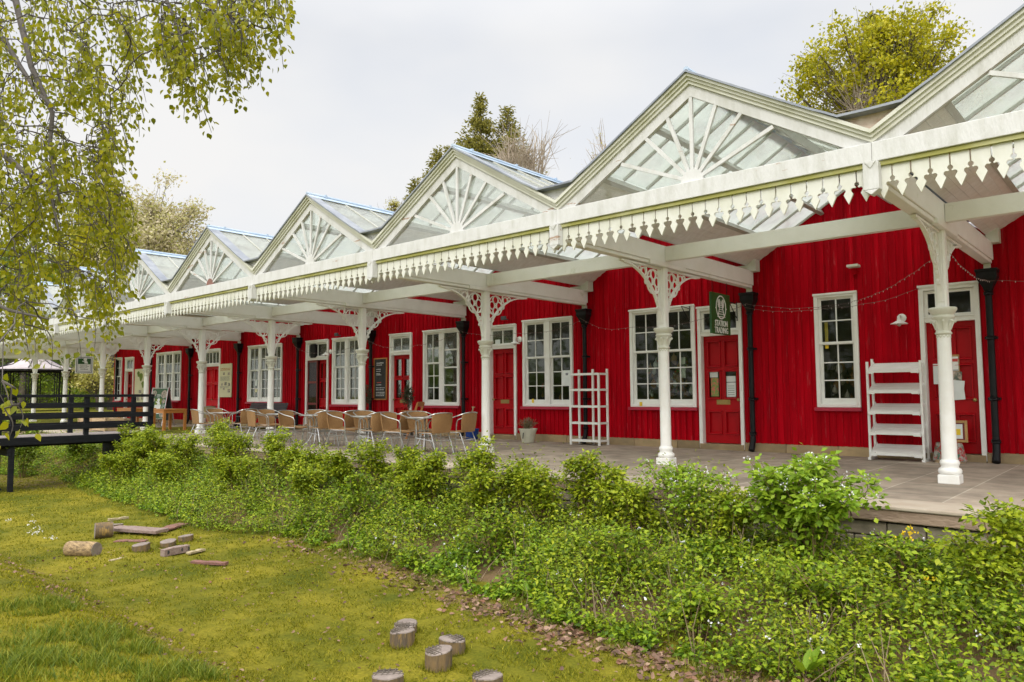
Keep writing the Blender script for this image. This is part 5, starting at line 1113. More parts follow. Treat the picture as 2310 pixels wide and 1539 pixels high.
plank((434, 1271), (512, 1275), .09, .04, .0, 'purplish brown broken board lying flat on the lawn', M['plank_red']); plank((248, 1270), (284, 1260), .05, .03, .0, 'small pale stick right of the split log', M['plank_pale'], 'stick', 'stick'); plank((244, 1176), (290, 1170), .05, .04, .0, 'thin grey stick behind the logs', M['plank_pale'], 'stick', 'stick')
def stone(px, py, r_, lb, seed, z=GZ):
    p = at(px, py, Z=z); q = random.Random(seed); b = MB(); b.lathe([(r_*.8, 0), (r_, r_*.25), (r_*.9, r_*.5), (r_*.45, r_*.72), (r_*.05, r_*.76)], n=11)
    b.v = [(x*(1+q.uniform(-.16, .16))*1.3, y*(1+q.uniform(-.16, .16)), z_*(1+q.uniform(-.2, .2))) for x, y, z_ in b.v]
    tag(b.build('rock', M['rock'], None, smooth=True, loc=(p.x, p.y, ground_z(p.x, p.y)-.02), world=False), lb, 'rock')
stone(58, 1092, .28, 'grey boulder beside the foot of the bridge post', 1); stone(212, 1455, .035, 'small pale stone in the near left grass', 2, -.75); stone(53, 1186, .07, 'round white stone among the flowers at the left edge', 5)
#PART3
# ------------------------------------------------------------------ vegetation on the bank
def in_bank(x, y): return foot(x)-.15 < y < YE+.02
def scatter_plants(n, x0, x1, bias):
    X = []; 
    while len(X) < n:
        x = rnd.uniform(x0, x1); y = rnd.uniform(5.3, YE+.02)
        if not in_bank(x, y): continue
        d = math.hypot(x, y)
        if rnd.random() > min(1.0, (7.5/d)**bias): continue
        X.append((x, y))
    return np.array(X)
def plant_leaves(B, Hh, per, Lr, spread, wr=.55):
    # B base points (n,3), Hh heights; leaves in whorls on upright stems
    n = len(B); k = per; P = np.repeat(B, k, 0); H = np.repeat(Hh, k)
    lean = np.repeat(NR.normal(size=(n, 2))*.22, k, 0); u = np.tile(np.linspace(.35, 1.0, k), n)
    ang = np.tile(np.arange(k)*2.4, n)+np.repeat(NR.uniform(0, 6.28, n), k)+NR.normal(size=n*k)*.3
    rad = spread*H*(1.12-u*.75)*NR.uniform(.5, 1.15, n*k)
    dirx, diry = np.cos(ang), np.sin(ang)
    P = P+np.stack([lean[:, 0]*H*u+dirx*rad, lean[:, 1]*H*u+diry*rad, H*u], 1)
    D = np.stack([dirx, diry, NR.normal(size=n*k)*.5-.05], 1); N = nrm(np.stack([NR.normal(size=n*k)*.65, NR.normal(size=n*k)*.65-.25, np.ones(n*k)], 1))
    L = NR.uniform(*Lr, n*k); return leaf_arrays(P, D, N, L, L*NR.uniform(wr*.8, wr*1.2, n*k), .10)
def stems_arrays(B, Hh, w):
    n = len(B); a = NR.uniform(0, 6.28, n); d = np.stack([np.cos(a), np.sin(a), 0*a], 1)*w; T = B+np.stack([NR.normal(size=n)*.12*Hh, NR.normal(size=n)*.12*Hh, Hh*.95], 1)
    V = np.stack([B-d, B+d, T], 1).reshape(-1, 3); return V, np.arange(3*n).reshape(-1, 3)
def cover(name, n, Lr, hr, per, mt, sel, spread=.42, wr=.55, bias=1.15, tall=.0):
    Q = scatter_plants(n, -29, 1.6, bias)
    k = np.array([mnoise.noise(Vector((x*.55, y*.8, 3.3))) for x, y in Q]); Q = Q[sel(k, Q)]
    gap = np.array([mnoise.noise(Vector((x*2.3, y*2.3, 21))) for x, y in Q]); Q = Q[gap+NR.normal(size=len(Q))*.12 > -.13]
    k2 = np.array([mnoise.noise(Vector((x*1.1, y*.9, 41))) for x, y in Q])
    f = np.array([foot(x) for x, _ in Q]); t = np.clip((Q[:, 1]-f)/1.6, 0, 1)
    hn = np.array([mnoise.noise(Vector((x*1.4, y*1.4, 9.1))) for x, y in Q])
    H = NR.uniform(*hr, len(Q))*(.45+.75*np.clip(t*1.6, 0, 1))*(1+.75*hn); H = np.where(NR.uniform(size=len(Q)) < tall, H*1.0+NR.uniform(.12, .42, len(Q)), H); H = np.clip(H, .06, .80)
    shoot = (tall > .5) & (Q[:, 0] < -3.5); H = np.where(shoot & (Q[:, 1] > 7.0), H*np.where(k2 > .05, 1.25, .55), H)
    H = np.where(~shoot & (Q[:, 1] > 7.3), np.minimum(H, np.where(Q[:, 0] > -8.5, .20, .36)*NR.uniform(.7, 1.25, len(Q))), H)
    H = np.where(~shoot & (Q[:, 1] > 6.7) & (Q[:, 1] <= 7.3) & (Q[:, 0] > -8.5), np.minimum(H, NR.uniform(.24, .42, len(Q))), H)
    B = np.column_stack([Q, gz_arr(Q)-.01]); V, F = plant_leaves(B, H, per, Lr, spread, wr)
    o = np_mesh(name, V, F, mt); tag(o, kind='stuff')
    return B, H
B1, H1 = cover('bank_undergrowth', 11500, (.030, .060), (.20, .44), 12, M['leaf_under'], lambda k, Q: (k > -.12), .34, tall=.10)
B3, H3 = cover('tall_weeds', 3600, (.030, .062), (.25, .45), 18, M['leaf_bush'], lambda k, Q: (k > -.3), .22, .5, 1.0, tall=.6)
tag(bpy.data.objects['tall_weeds'], 'taller yellow green weed shoots standing above the bank undergrowth', 'weeds')
B2, H2 = cover('ground_elder', 11500, (.040, .075), (.16, .34), 10, M['leaf_elder'], lambda k, Q: (k < .04) | (Q[:, 0] < -13), .48, .62)
tag(bpy.data.objects['bank_undergrowth'], 'dense yellow green undergrowth covering the bank below the platform', 'undergrowth'); tag(bpy.data.objects['ground_elder'], 'mid green low ground cover spreading down the bank', 'ground cover')
V, F = stems_arrays(np.concatenate([B1[::2], B2[::3], B3]), np.concatenate([H1[::2], H2[::3], H3]), .0032); tag(np_mesh('plant_stems', V, F, M['stem']), 'thin brown stems standing in the undergrowth', 'stems', kind='stuff')
b = MB()
for x, y in scatter_plants(230, -14, 1.0, 1.6):
    p = Vector((x, y, ground_z(x, y)-.02)); hgt = rnd.uniform(.28, .62)*(.75 if y > 7.4 else 1)
    for _ in range(rnd.choice([1, 1, 2, 3])):
        e = p+Vector((rnd.gauss(0, .16), rnd.gauss(0, .14), hgt*rnd.uniform(.7, 1.05))); m_ = p.lerp(e, .5)+Vector((rnd.gauss(0, .02), rnd.gauss(0, .02), .02)); b.tube([p, m_, e], [.0055, .004, .002], 5)
tag(b.build('woody_stems', mat('brown_stem', (0.20, 0.14, 0.075), (0.32, 0.25, 0.16), 0.85, 9)), 'pale woody stems rising through the undergrowth', 'stems', kind='stuff')
def bush(x, y, zt, r_, lb, mt='leaf_bush', n=1500, name='currant_bush', group='leafy bushes along the platform edge', Lr=(.038, .068), stems=12, flowers=0, cat='bush', low=.30):
    z0 = ground_z(x, y)-.02; h = zt-z0; t = thing(name, lb, cat, (x, y, z0), 0, group)
    b = MB(); ends = []
    for k in range(stems):
        a = rnd.uniform(0, 6.28); rr = r_*rnd.uniform(.15, .95); hh = h*rnd.uniform(.42, 1.0)**.8; e = Vector((math.cos(a)*rr, math.sin(a)*rr*.75, hh)); m_ = Vector((e.x*.35+rnd.uniform(-.05, .05), e.y*.35, hh*.55)); s0 = Vector((e.x*.12, e.y*.12, 0))
        b.tube([s0, m_, e], [.009, .006, .003], 5); ends.append((s0, m_, e))
        for _ in range(2):
            f_ = rnd.uniform(.4, .8); p = m_.lerp(e, f_); q = p+Vector((rnd.uniform(-.22, .22)*r_*1.6, rnd.uniform(-.2, .2)*r_*1.4, rnd.uniform(.03, .18)*h)); b.tube([p, q], [.004, .002], 4); ends.append((p, p.lerp(q, .5), q))
    b.build('stems', M['stem'], t, world=False)
    P = []; k_ = len(ends)
    for s0, m_, e in ends:
        for _ in range(n//k_//6+1):
            f_ = rnd.uniform(low*1.2, 1.05); c = (s0.lerp(m_, f_*2) if f_ < .5 else m_.lerp(e, (f_-.5)*2)); P += [(c.x, c.y, c.z)]*6
    P = np.array(P); m = len(P); a = NR.uniform(0, 6.28, m); out = np.stack([np.cos(a), np.sin(a), NR.normal(size=m)*.45], 1)
    P = P+out*NR.uniform(.01, .105, (m, 1)); L = NR.uniform(*Lr, m); N = nrm(np.stack([NR.normal(size=m)*.5, NR.normal(size=m)*.5-.2, np.ones(m)], 1))
    V, F = leaf_arrays(P, out+np.array([[0, 0, -.15]]), N, L, L*NR.uniform(.55, .8, m), .12); np_mesh('foliage', V, F, M[mt], t)
    if flowers:
        P = np.array([tuple(e) for _, _, e in ends for _ in range(flowers)]); P = P+NR.normal(size=P.shape)*.018; d = rand_dirs(len(P), .6); V, F = leaf_arrays(P, d, rand_dirs(len(P)), np.full(len(P), .022), np.full(len(P), .018)); tag(np_mesh('flowers', V, F, M['petal'], t), kind='stuff')
BU = [(-19.4, 7.5, .44, .62, 'leafy bush at the left end of the bank next to the bridge'), (-17.6, 7.5, .42, .6, 'leafy bush in front of the leftmost bistro table'), (-15.1, 7.55, .70, .78, 'biggest dense bush on the bank, in front of the black bench column'),
      (-13.0, 7.7, .50, .48, 'upright bush in front of the bistro table before the screened door'), (-11.7, 7.8, .36, .36, 'thin bush in front of the chalkboard column foot'), (-10.0, 7.75, .48, .46, 'bush in front of the rightmost bistro table, left of the rightmost chairs'),
      (-9.1, 7.72, .36, .40, 'bush in front of the rightmost wicker chairs'), (-7.6, 7.7, .56, .46, 'tall bush overlapping the column foot by the cream flower pot'), (-6.75, 7.7, .30, .30, 'small bush below the cream flower pot'),
      (-5.7, 7.7, .43, .34, 'bush in front of the empty white trellis rack'), (-5.2, 7.65, .28, .36, 'low bush right of the trellis rack'), (-1.15, 7.15, .26, .5, 'sparse bush cut by the right picture edge'),
      (-18.5, 7.4, .40, .6, 'leafy bush between the bridge and the leftmost bistro table'), (-16.4, 7.45, .42, .62, 'leafy bush left of the biggest dense bush'), (-14.1, 7.5, .40, .5, 'leafy bush just right of the biggest dense bush'), (-12.3, 7.6, .28, .45, 'leafy bush left of the thin bush by the chalkboard column'),
      (-10.8, 7.7, .30, .40, 'small leafy bush before the left chairs of the rightmost table'), (-8.4, 7.65, .34, .42, 'leafy bush left of the tall bush by the cream pot'), (-16.0, 6.9, -.05, .6, 'low leafy bush on the slope below the biggest dense bush'), (-13.2, 7.0, .02, .6, 'low leafy bush on the slope below the screened door'), (-11.0, 7.2, .05, .55, 'low leafy bush on the slope below the chalkboard column'), (-18.4, 6.8, -.10, .6, 'low leafy bush on the slope beside the bridge'),
      (-8.75, 7.5, .22, .45, 'loose leafy bush between the wicker chairs and the tall bush by the cream pot'), (-7.1, 7.45, .15, .45, 'loose leafy bush just right of the tall bush by the cream pot'), (-6.2, 7.55, .22, .42, 'loose leafy bush left of the trellis rack bush'), (-4.75, 7.5, .16, .45, 'loose leafy bush left of the white flowered bush'), (-3.6, 7.55, .12, .40, 'loose leafy bush between the white flowered bush and the garlic mustard')]
for x, y, zt, r_, lb in BU: bush(x, y, zt, r_, lb, n=int(3200*r_+700))
bush(-4.2, 7.7, .42, .62, 'white flowered bush beside the second column from the right', 'leaf_mustard', 2200, flowers=4, stems=22)
bush(-2.72, 7.5, .52, .72, 'big clump of garlic mustard with white flower heads against the platform edge', 'leaf_mustard', 4600, 'garlic_mustard', None, (.05, .095), 34, 6, 'plant', .15)
for x, y, zt, r_, lb in ((-9.4, 7.0, .02, .5, 'low twiggy bush halfway down the bank below the rightmost chairs'), (-6.3, 6.7, -.22, .45, 'low twiggy bush halfway down the bank below the cream flower pot'), (-4.3, 6.5, -.20, .5, 'low twiggy bush halfway down the bank left of the garlic mustard'), (-2.2, 6.45, -.18, .5, 'low twiggy bush halfway down the bank below the garlic mustard'), (-1.75, 7.2, -.05, .42, 'feathery low bush beneath the rightmost column foot'), (-3.2, 5.95, -.45, .4, 'low twiggy bush near the foot of the bank at lower right')):
    bush(x, y, zt, r_, lb, 'leaf_under', 700, group='low twiggy bushes down the bank')
for x, y, zt, r_, lb in ((-22.6, 7.4, .05, .8, 'stemmy shrub under the bridge beside the abutment'), (-23.4, 6.3, .10, 1.0, 'stemmy shrub seen under the middle of the bridge'), (-25.4, 5.6, .35, 1.3, 'bright green shrub beyond the bridge, left of the planters'), (-27.5, 7.4, .62, 1.3, 'bright green shrub beyond the bridge just before the planters'), (-25.5, 3.8, .55, 1.3, 'bright green shrub beyond the bridge at the left picture edge'), (-30.5, 5.5, .75, 1.5, 'bright green shrub far beyond the bridge')):
    bush(x, y, zt, r_, lb, 'leaf_hedge', 1500, 'shrub', 'shrubs around the bridge', (.06, .10), 10, 0, 'shrub', .15)
# docks and broad leaves
def dock(px, py, Y, n, L_, lb):
    p = at(px, py, Y=Y); z = ground_z(p.x, Y); t = thing('dock_plant', lb, 'plant', (p.x, Y, z), 0, 'broad leaved dock plants')
    a = NR.uniform(0, 6.28, n); D = np.stack([np.cos(a), np.sin(a), NR.uniform(.4, 1.3, n)], 1); P = D*.03; N = np.stack([-np.cos(a)*.6, -np.sin(a)*.6, np.ones(n)], 1); Ls = NR.uniform(.7, 1.1, n)*L_
    V, F = ovate_arrays(P+np.array([[0, 0, .10]]), D, N, Ls, Ls*.38); np_mesh('leaves', V, F, M['leaf_elder'], t)
dock(1815, 1500, 5.55, 6, .22, 'broad leaved dock plant at the lower right foot of the bank'); dock(1190, 1335, 5.95, 5, .16, 'broad leaved dock plant among dead leaves in the middle of the bank foot'); dock(1490, 1370, 6.0, 5, .18, 'broad leaved dock plant in the middle of the undergrowth'); dock(1030, 1225, 6.9, 4, .16, 'broad leaved dock plant on the left part of the bank')
# flowers
def flowers(name, pts, mt, size, lb, cat, h=.0, kind='stuff'):
    P = np.repeat(np.array(pts), 4, 0); P = P+NR.normal(size=P.shape)*size*.35; V, F = leaf_arrays(P, rand_dirs(len(P), .3), rand_dirs(len(P), .4), np.full(len(P), size), np.full(len(P), size*.8)); tag(np_mesh(name, V, F, mt), lb, cat, kind=kind)
Q = scatter_plants(150, -9, 0.5, 2.0); flowers('white_flowers', [(x, y, ground_z(x, y)+rnd.uniform(.18, .40)) for x, y in Q], M['petal'], .022, 'tiny white flowers dotted through the bank undergrowth', 'flowers')
pts = [tuple(at(2040+rnd.gauss(0, 22), 1203+rnd.gauss(0, 10), Y=7.62)) for _ in range(9)]+[tuple(at(2095+rnd.gauss(0, 6), 1308+rnd.gauss(0, 5), Y=7.0)) for _ in range(4)]
flowers('yellow_flowers', pts, M['petal_yellow'], .030, 'small bright yellow flowers below the rightmost column', 'flowers')
pts = []
for px, py in ((75, 1172), (95, 1195), (88, 1205), (110, 1213), (122, 1211), (72, 1203), (20, 1168), (140, 1275), (60, 1186)):
    for _ in range(3): p = at(px+rnd.gauss(0, 7), py+rnd.gauss(0, 4), Y=3.7); pts.append(tuple(p))
flowers('white_flowers', pts, M['petal'], .022, 'loose white flower heads at the left edge of the lawn', 'flowers')
# dead leaves along the foot of the bank
pts = []
while len(pts) < 2900:
    x = rnd.uniform(-10.5, .5)
    if rnd.random() > (x+11.5)/10: continue
    pts.append((x, foot(x)-.30+rnd.gauss(0, .24)+.06*math.sin(x*5)))
for _ in range(900): pts.append((rnd.uniform(-12, 0), rnd.uniform(2.4, 5.6)))
for _ in range(420): pts.append((rnd.gauss(-20.8, .7), rnd.gauss(7.35, .35)))
for _ in range(260): x = rnd.uniform(-12, -3); pts.append((x, 2.75+rnd.gauss(0, .12)))
pts = np.array(pts); n = len(pts); P = np.column_stack([pts, gz_arr(pts)+NR.uniform(.008, .035, n)]); a = NR.uniform(0, 6.28, n); L = np.where(np.arange(n) < 2900, NR.uniform(.022, .078, n), NR.uniform(.015, .05, n))
V, F = ovate_arrays(P, np.stack([np.cos(a), np.sin(a), NR.normal(size=n)*.3], 1), nrm(np.stack([NR.normal(size=n)*.75, NR.normal(size=n)*.75, np.ones(n)], 1)), L, L*NR.uniform(.35, .8, n))
tag(np_mesh('fallen_leaves', V, F, M['dead_leaf']), 'brown curled fallen leaves along the foot of the bank', 'fallen leaves', kind='stuff')
# lawn
def lawn(name, n, hr, wr, mt, sel, lb, ref=4.2, y0=-.6, y1=8.6, x0=-27, lean=.45):
    out = []
    while len(out) < n:
        A = np.column_stack([NR.uniform(x0, 2.0, 60000), NR.uniform(y0, y1, 60000)]); d = np.hypot(A[:, 0], A[:, 1])
        fx, fy = -math.sin(YAW), math.cos(YAW); dep = A[:, 0]*fx+A[:, 1]*fy; lat = A[:, 0]*math.cos(YAW)+A[:, 1]*math.sin(YAW)
        A = A[(NR.uniform(size=60000) < np.minimum(1, (ref/d)**1.75)) & (dep > 1.6) & (np.abs(lat) < .75*dep+.6)]
        A = A[sel(A)]; out += A.tolist()
    Q = np.array(out[:n]); d = np.hypot(Q[:, 0], Q[:, 1]); z = gz_arr(Q); B = np.column_stack([Q, z-.004]); a = NR.uniform(0, 6.28, n); H = NR.uniform(*hr, n)*(.7+.6*NR.uniform(size=n)**2); Wd = NR.uniform(*wr, n)*np.maximum(1, d/7)
    sd = np.stack([np.cos(a), np.sin(a), 0*a], 1)*Wd[:, None]*.5; b_ = NR.uniform(0, 6.28, n); ln = np.stack([np.cos(b_), np.sin(b_), 0*b_], 1)*(H*NR.uniform(.05, lean*2, n))[:, None]
    up = np.array([[0, 0, 1.]])*H[:, None]; V = np.stack([B-sd, B+sd, B+sd*.7+up*.6+ln*.45, B-sd*.7+up*.6+ln*.45, B+up+ln], 1).reshape(-1, 3)
    i = np.arange(n)[:, None]*5; F = np.concatenate([i+np.array([[0, 1, 2]]), i+np.array([[0, 2, 3]]), i+np.array([[3, 2, 4]])], 1).reshape(-1, 3)
    tag(np_mesh(name, V, F, mt), lb, 'grass', kind='stuff')
fvec = np.vectorize(foot)
nmask = lambda A, s, o, t: np.array([mnoise.noise(Vector((x*s, y*s, o))) for x, y in A]) > t
lawn('lawn_grass', 210000, (.010, .036), (.004, .008), M['grass'], lambda A: (A[:, 1] < fvec(A[:, 0])+.15) & nmask(A, 5.5, 5, -.18) & (nmask(A, 1.4, 15, -.30) | (NR.uniform(size=len(A)) < .35)), 'short mossy yellow green lawn on the old track bed', lean=.8)
M['moss'] = mat('yellow_moss', (0.3, 0.28, 0.02), None, 0.8, island=[(0.18, 0.19, 0.005), (0.30, 0.29, 0.010), (0.41, 0.36, 0.03)], transl=.2, spec=.1)
lawn('bank_moss', 45000, (.008, .026), (.004, .008), M['moss'], lambda A: (A[:, 1] < 2.95) & nmask(A, 1.7, 33, -.12) & nmask(A, 6, 3, -.25), 'pale yellow moss on the crest of the near bank')
lawn('long_grass', 9000, (.04, .11), (.004, .007), M['grass_long'], lambda A: (A[:, 1] < 2.6) & nmask(A, 4.2, 12, -.12) & (nmask(A, 1.1, 2, .34) | (np.hypot(A[:, 0]+6.1, A[:, 1]-1.9) < .35+.55*NR.uniform(size=len(A)))) & (A[:, 0] < -4.9), 'longer grass tufts on the near bank at lower left', 4.2, lean=.7)
lawn('grass_fringe', 5000, (.05, .12), (.004, .007), M['grass_long'], lambda A: (np.abs(A[:, 1]-fvec(A[:, 0])) < .35) & nmask(A, 1.3, 8, .05), 'fringe of longer grass at the foot of the bank', 6, lean=.7)
V = []; n_b = 0
for sx_, sy_, r_ in STUMPS:
    for _ in range(300):
        a = rnd.uniform(0, 6.28); rr = r_*rnd.uniform(.98, 1.30); x, y = sx_+math.cos(a)*rr, sy_+math.sin(a)*rr; z = ground_z(x, y)-.005; h = rnd.uniform(.02, .065)*(1.3-.6*(rr/r_-1)/.3); b_ = rnd.uniform(0, 6.28); w_ = rnd.uniform(.002, .0035); lx, ly = math.cos(b_)*h*.5, math.sin(b_)*h*.5
        V += [(x-math.sin(b_)*w_, y+math.cos(b_)*w_, z), (x+math.sin(b_)*w_, y-math.cos(b_)*w_, z), (x+lx, y+ly, z+h)]; n_b += 1
tag(np_mesh('stump_grass', V, np.arange(3*n_b).reshape(-1, 3), M['grass']), 'grass growing up round the feet of the log stumps', 'grass', kind='stuff')
# sword leaved clumps
def sword(px, py, Z, n, L_, sp, lb, w=.014):
    p = at(px, py, Z=Z); z = ground_z(p.x, p.y); b = MB()
    for _ in range(n):
        a = rnd.uniform(0, 6.28); l = L_*rnd.uniform(.55, 1.05); s0 = Vector((math.cos(a)*sp*.35*rnd.random(), math.sin(a)*sp*.35*rnd.random(), 0)); d = Vector((math.cos(a)*sp, math.sin(a)*sp, 0))*rnd.uniform(.2, 1.0); sd = Vector((-math.sin(a+.8), math.cos(a+.8), 0))*w/2; q = [s0, s0+d*.25+Vector((0, 0, l*.5)), s0+d*.65+Vector((0, 0, l*.85)), s0+d*1.1+Vector((0, 0, l))]
        b.add([q[0]-sd, q[0]+sd, q[1]+sd, q[1]-sd, q[2]+sd*.8, q[2]-sd*.8, q[3]], [(0, 1, 2, 3), (3, 2, 4, 5), (5, 4, 6)])
    tag(b.build('daffodil_clump', M['iris'], None, loc=(p.x, p.y, z), world=False), lb, 'plant', 'sword leaved clumps in the grass')
sword(325, 1515, -.78, 46, .24, .14, 'dark upright clump of sword shaped leaves at lower left', .010); sword(60, 1255, -1.0, 60, .34, .22, 'clump of sword shaped leaves left of the split log'); sword(0, 1225, -.98, 60, .40, .25, 'clump of sword shaped leaves cut by the left picture edge')
sword(45, 1450, -.7, 70, .22, .20, 'bright tuft of grassy leaves at the left edge of the near bank', .008)

# ------------------------------------------------------------------ trees
def limb(b, p, q, r0, r1, bend=.12, n=5, k=6):
    p, q = Vector(p), Vector(q); L_ = (q-p).length; m = p.lerp(q, .5)+Vector((rnd.uniform(-1, 1), rnd.uniform(-1, 1), rnd.uniform(.2, 1)))*L_*bend
    pts = [(p*(1-t)**2+m*2*t*(1-t)+q*t*t) for t in [j/n for j in range(n+1)]]; b.tube(pts, [r0+(r1-r0)*j/n for j in range(n+1)], k); return pts
def tree(name, lb, base, cz, rad, nc, per, Lr, lm, cr_, trunk=.25, bark='bark', bare=0, group=None, cat='tree', shell=.45):
    x, y = base; z0 = min(ground_z(x, y), .3) if abs(x) < 60 and y < 22 else 0
    t = thing(name, lb, cat, (x, y, z0), 0, group); rx, ry, rz_ = rad; b = MB(); cz = cz-z0
    top = Vector((rnd.uniform(-.2, .2)*rx, rnd.uniform(-.2, .2)*ry, cz+rz_*.55)); limb(b, (0, 0, -.1), top, trunk, trunk*.25, .03, 8, 10); b.build('trunk', M[bark], t, smooth=True, world=False)
    b = MB(); tw = MB(); cs = []
    for _ in range(nc):
        d = Vector((rnd.gauss(0, 1), rnd.gauss(0, 1), rnd.gauss(.15, 1))).normalized(); k = rnd.uniform(shell, 1.0)*(1+.32*mnoise.noise(d*1.9+Vector((x, y, cz))*.7)); c = Vector((d.x*rx*k, d.y*ry*k, cz+d.z*rz_*k)); c *= 1
        f = max(.25, min(.92, (c.z-rx*.45)/max(top.z, .1)*.85)); s0 = Vector((0, 0, 0)).lerp(top, f); limb(b, s0, c, trunk*.22*(1.15-f*.5), .018*max(1, cz/8), .10, 4, 5); cs.append(c)
        for _ in range(4+bare): limb(tw, s0.lerp(c, rnd.uniform(.55, 1)), c+Vector((rnd.gauss(0, 1), rnd.gauss(0, 1), rnd.gauss(.35, 1)))*cr_*.8, .012*max(1, cz/9), .004*max(1, cz/9), .12, 2, 3)
    b.build('limbs', M[bark], t, smooth=True, world=False); tw.build('twigs', M['twig'] if bare else M[bark], t, world=False)
    if per:
        A = np.array([tuple(c) for c in cs]); P = np.repeat(A, per, 0); m = len(P); sc = np.repeat(NR.uniform(.65, 1.25, len(A)), per)[:, None]; P = P+NR.normal(size=(m, 3))*cr_*.55*sc*np.array([[1, 1, .7]]); L = NR.uniform(*Lr, m)
        V, F = leaf_arrays(P, rand_dirs(m, -.15), rand_dirs(m, .6), L, L*NR.uniform(.6, .9, m), .12); np_mesh('crown', V, F, M[lm], t)
    return t
def conifer(lb, base, zt, slope, hvis, mt='leaf_conifer', group=None, seed=0):
    x, y = base; t = thing('conifer_tree', lb, 'tree', (x, y, 0), 0, group); b = MB(); limb(b, (0, 0, -.2), (0, 0, zt), .28, .02, .0, 6, 8); b.build('trunk', M['bark'], t, smooth=True, world=False)
    P = []; D = []; b = MB(); z = zt-.15
    while z > zt-hvis:
        dd = zt-z; r_ = slope*.72*dd+.08; nb = int(5+dd*1.6)
        for k in range(nb):
            a = rnd.uniform(0, 6.28); rr = r_*rnd.uniform(.55, 1.12); e = Vector((math.cos(a)*rr, math.sin(a)*rr, z-rr*rnd.uniform(.05, .45)+.12*rr)); b.tube([Vector((0, 0, z)), e], [.02, .006], 4)
            for _ in range(int(12+rr*16)):
                f = rnd.uniform(.25, 1.05); p = Vector((0, 0, z)).lerp(e, f); P.append((p.x+rnd.gauss(0, .13), p.y+rnd.gauss(0, .13), p.z+rnd.gauss(-.03, .12))); D.append((math.cos(a)+rnd.gauss(0, .7), math.sin(a)+rnd.gauss(0, .7), rnd.gauss(.15, .55)))
        z -= rnd.uniform(.16, .30)
    b.tube([(0, 0, zt-hvis), (0, 0, zt)], [.05, .01], 5); b.build('branches', M['bark'], t, world=False); P = np.array(P); m = len(P); L = NR.uniform(.14, .30, m); V, F = leaf_arrays(P, np.array(D), rand_dirs(m, .3), L, L*.34, .2); np_mesh('foliage', V, F, M[mt], t); return t
GT = 'trees behind the station'
def pb(px, py, Y): p = at(px, py, Y=Y); return (p.x, p.y), p.z
bs, z = pb(1987, 185, 27); tree('maple_tree', 'round yellow green maple tree behind the roof at right', bs, z-1.0, (3.15, 2.8, 3.5), 170, 165, (.08, .16), 'leaf_maple', .50, .20, group=GT)
bs, z = pb(1960, 250, 25.5); tree('bare_tree', 'pinkish brown leafless twiggy tree in front of the maple', bs, z-.4, (1.0, .9, 1.8), 34, 0, (.1, .1), 'leaf_maple', .5, .07, 'twig', 12, GT)
bs, z = pb(1962, 32, 31); conifer('thin dark conifer tip above the maple', bs, z, .20, 4.5, group=GT)
bs, z = pb(1085, 216, 30); conifer('tallest olive conifer behind the second gable', bs, z, .62, 8.5, group=GT)
bs, z = pb(1144, 242, 31); conifer('second conifer top right of the tallest one', bs, z, .66, 8, group=GT)
bs, z = pb(984, 338, 30); conifer('lower conifer rising left of the second gable ridge', bs, z, .68, 6, group=GT); bs, z = pb(1010, 330, 33); conifer('conifer half hidden behind the lower left conifer', bs, z, .5, 6, group=GT); bs, z = pb(935, 404, 31); conifer('smallest conifer top at the far left of the conifer group', bs, z, .5, 4, group=GT)
bs, z = pb(1168, 385, 26); tree('bare_tree', 'pale brown bare tree in front of the conifers', bs, z-.4, (1.5, 1.3, 2.3), 70, 0, (.1, .1), 'leaf_maple', .6, .10, 'twig', 12, GT)
bs, z = pb(1212, 370, 27); tree('bare_tree', 'thin grey bare tree right of the conifers', bs, z-.3, (1.3, 1.0, 2.3), 15, 0, (.1, .1), 'leaf_maple', .7, .09, 'twig', 3, GT)
bs, z = pb(1365, 345, 25); tree('budding_tree', 'thin budding tree just left of the biggest gable', bs, z-.3, (1.0, .8, 1.3), 14, 14, (.04, .08), 'leaf_pale', .4, .08, 'twig', 2, GT)
bs, z = pb(888, 478, 36); tree('spring_tree', 'small round pale yellow tree top above the third ridge', bs, z-.8, (1.3, 1.3, 1.9), 36, 70, (.09, .16), 'leaf_pale', .45, .14, group=GT)
bs, z = pb(1760, 250, 30); tree('spring_tree', 'pale sparse tree peeping over the roof slope left of the maple', bs, z-1.5, (2.0, 1.5, 1.6), 22, 22, (.06, .12), 'leaf_pale', .5, .12, group=GT)
p = at(345, 545, D=48); tree('cherry_tree', 'pinkish blossoming tree behind the far left gables', (p.x, p.y), p.z-1.0, (3.7, 3.4, 4.6), 170, 150, (.12, .22), 'blossom', .85, .22, group=GT)
p = at(262, 560, D=52); tree('spring_tree', 'yellow green tree behind the birch branches and far gables', (p.x, p.y), p.z-1.0, (4.2, 3.6, 5.6), 150, 150, (.14, .26), 'leaf_maple', .9, .25, group=GT)
p = at(60, 640, D=62); tree('spring_tree', 'broad olive tree behind the left end of the canopy', (p.x, p.y), p.z-2, (6.0, 5.0, 5.5), 90, 90, (.18, .32), 'leaf_hedge', 1.3, .35, group=GT)
for px_, D_, zc_, lb_ in ((5, 76, 3.6, 'green tree behind the bandstand roof at left'), (120, 74, 3.2, 'green tree behind the right half of the bandstand'), (215, 72, 3.8, 'green tree between the bandstand and the red building'), (-110, 74, 4.0, 'green tree beyond the bandstand, past the left edge')):
    p = at(px_, 880, D=D_); tree('spring_tree', lb_, (p.x, p.y), zc_, (4.6, 3.6, 4.2), 90, 80, (.18, .32), 'leaf_hedge', 1.1, .22, group=GT)
p = at(-140, 600, D=60); tree('spring_tree', 'broad olive tree beyond the left picture edge', (p.x, p.y), p.z-2, (6.0, 5.0, 6.5), 90, 90, (.18, .32), 'leaf_hedge', 1.3, .35, group=GT)
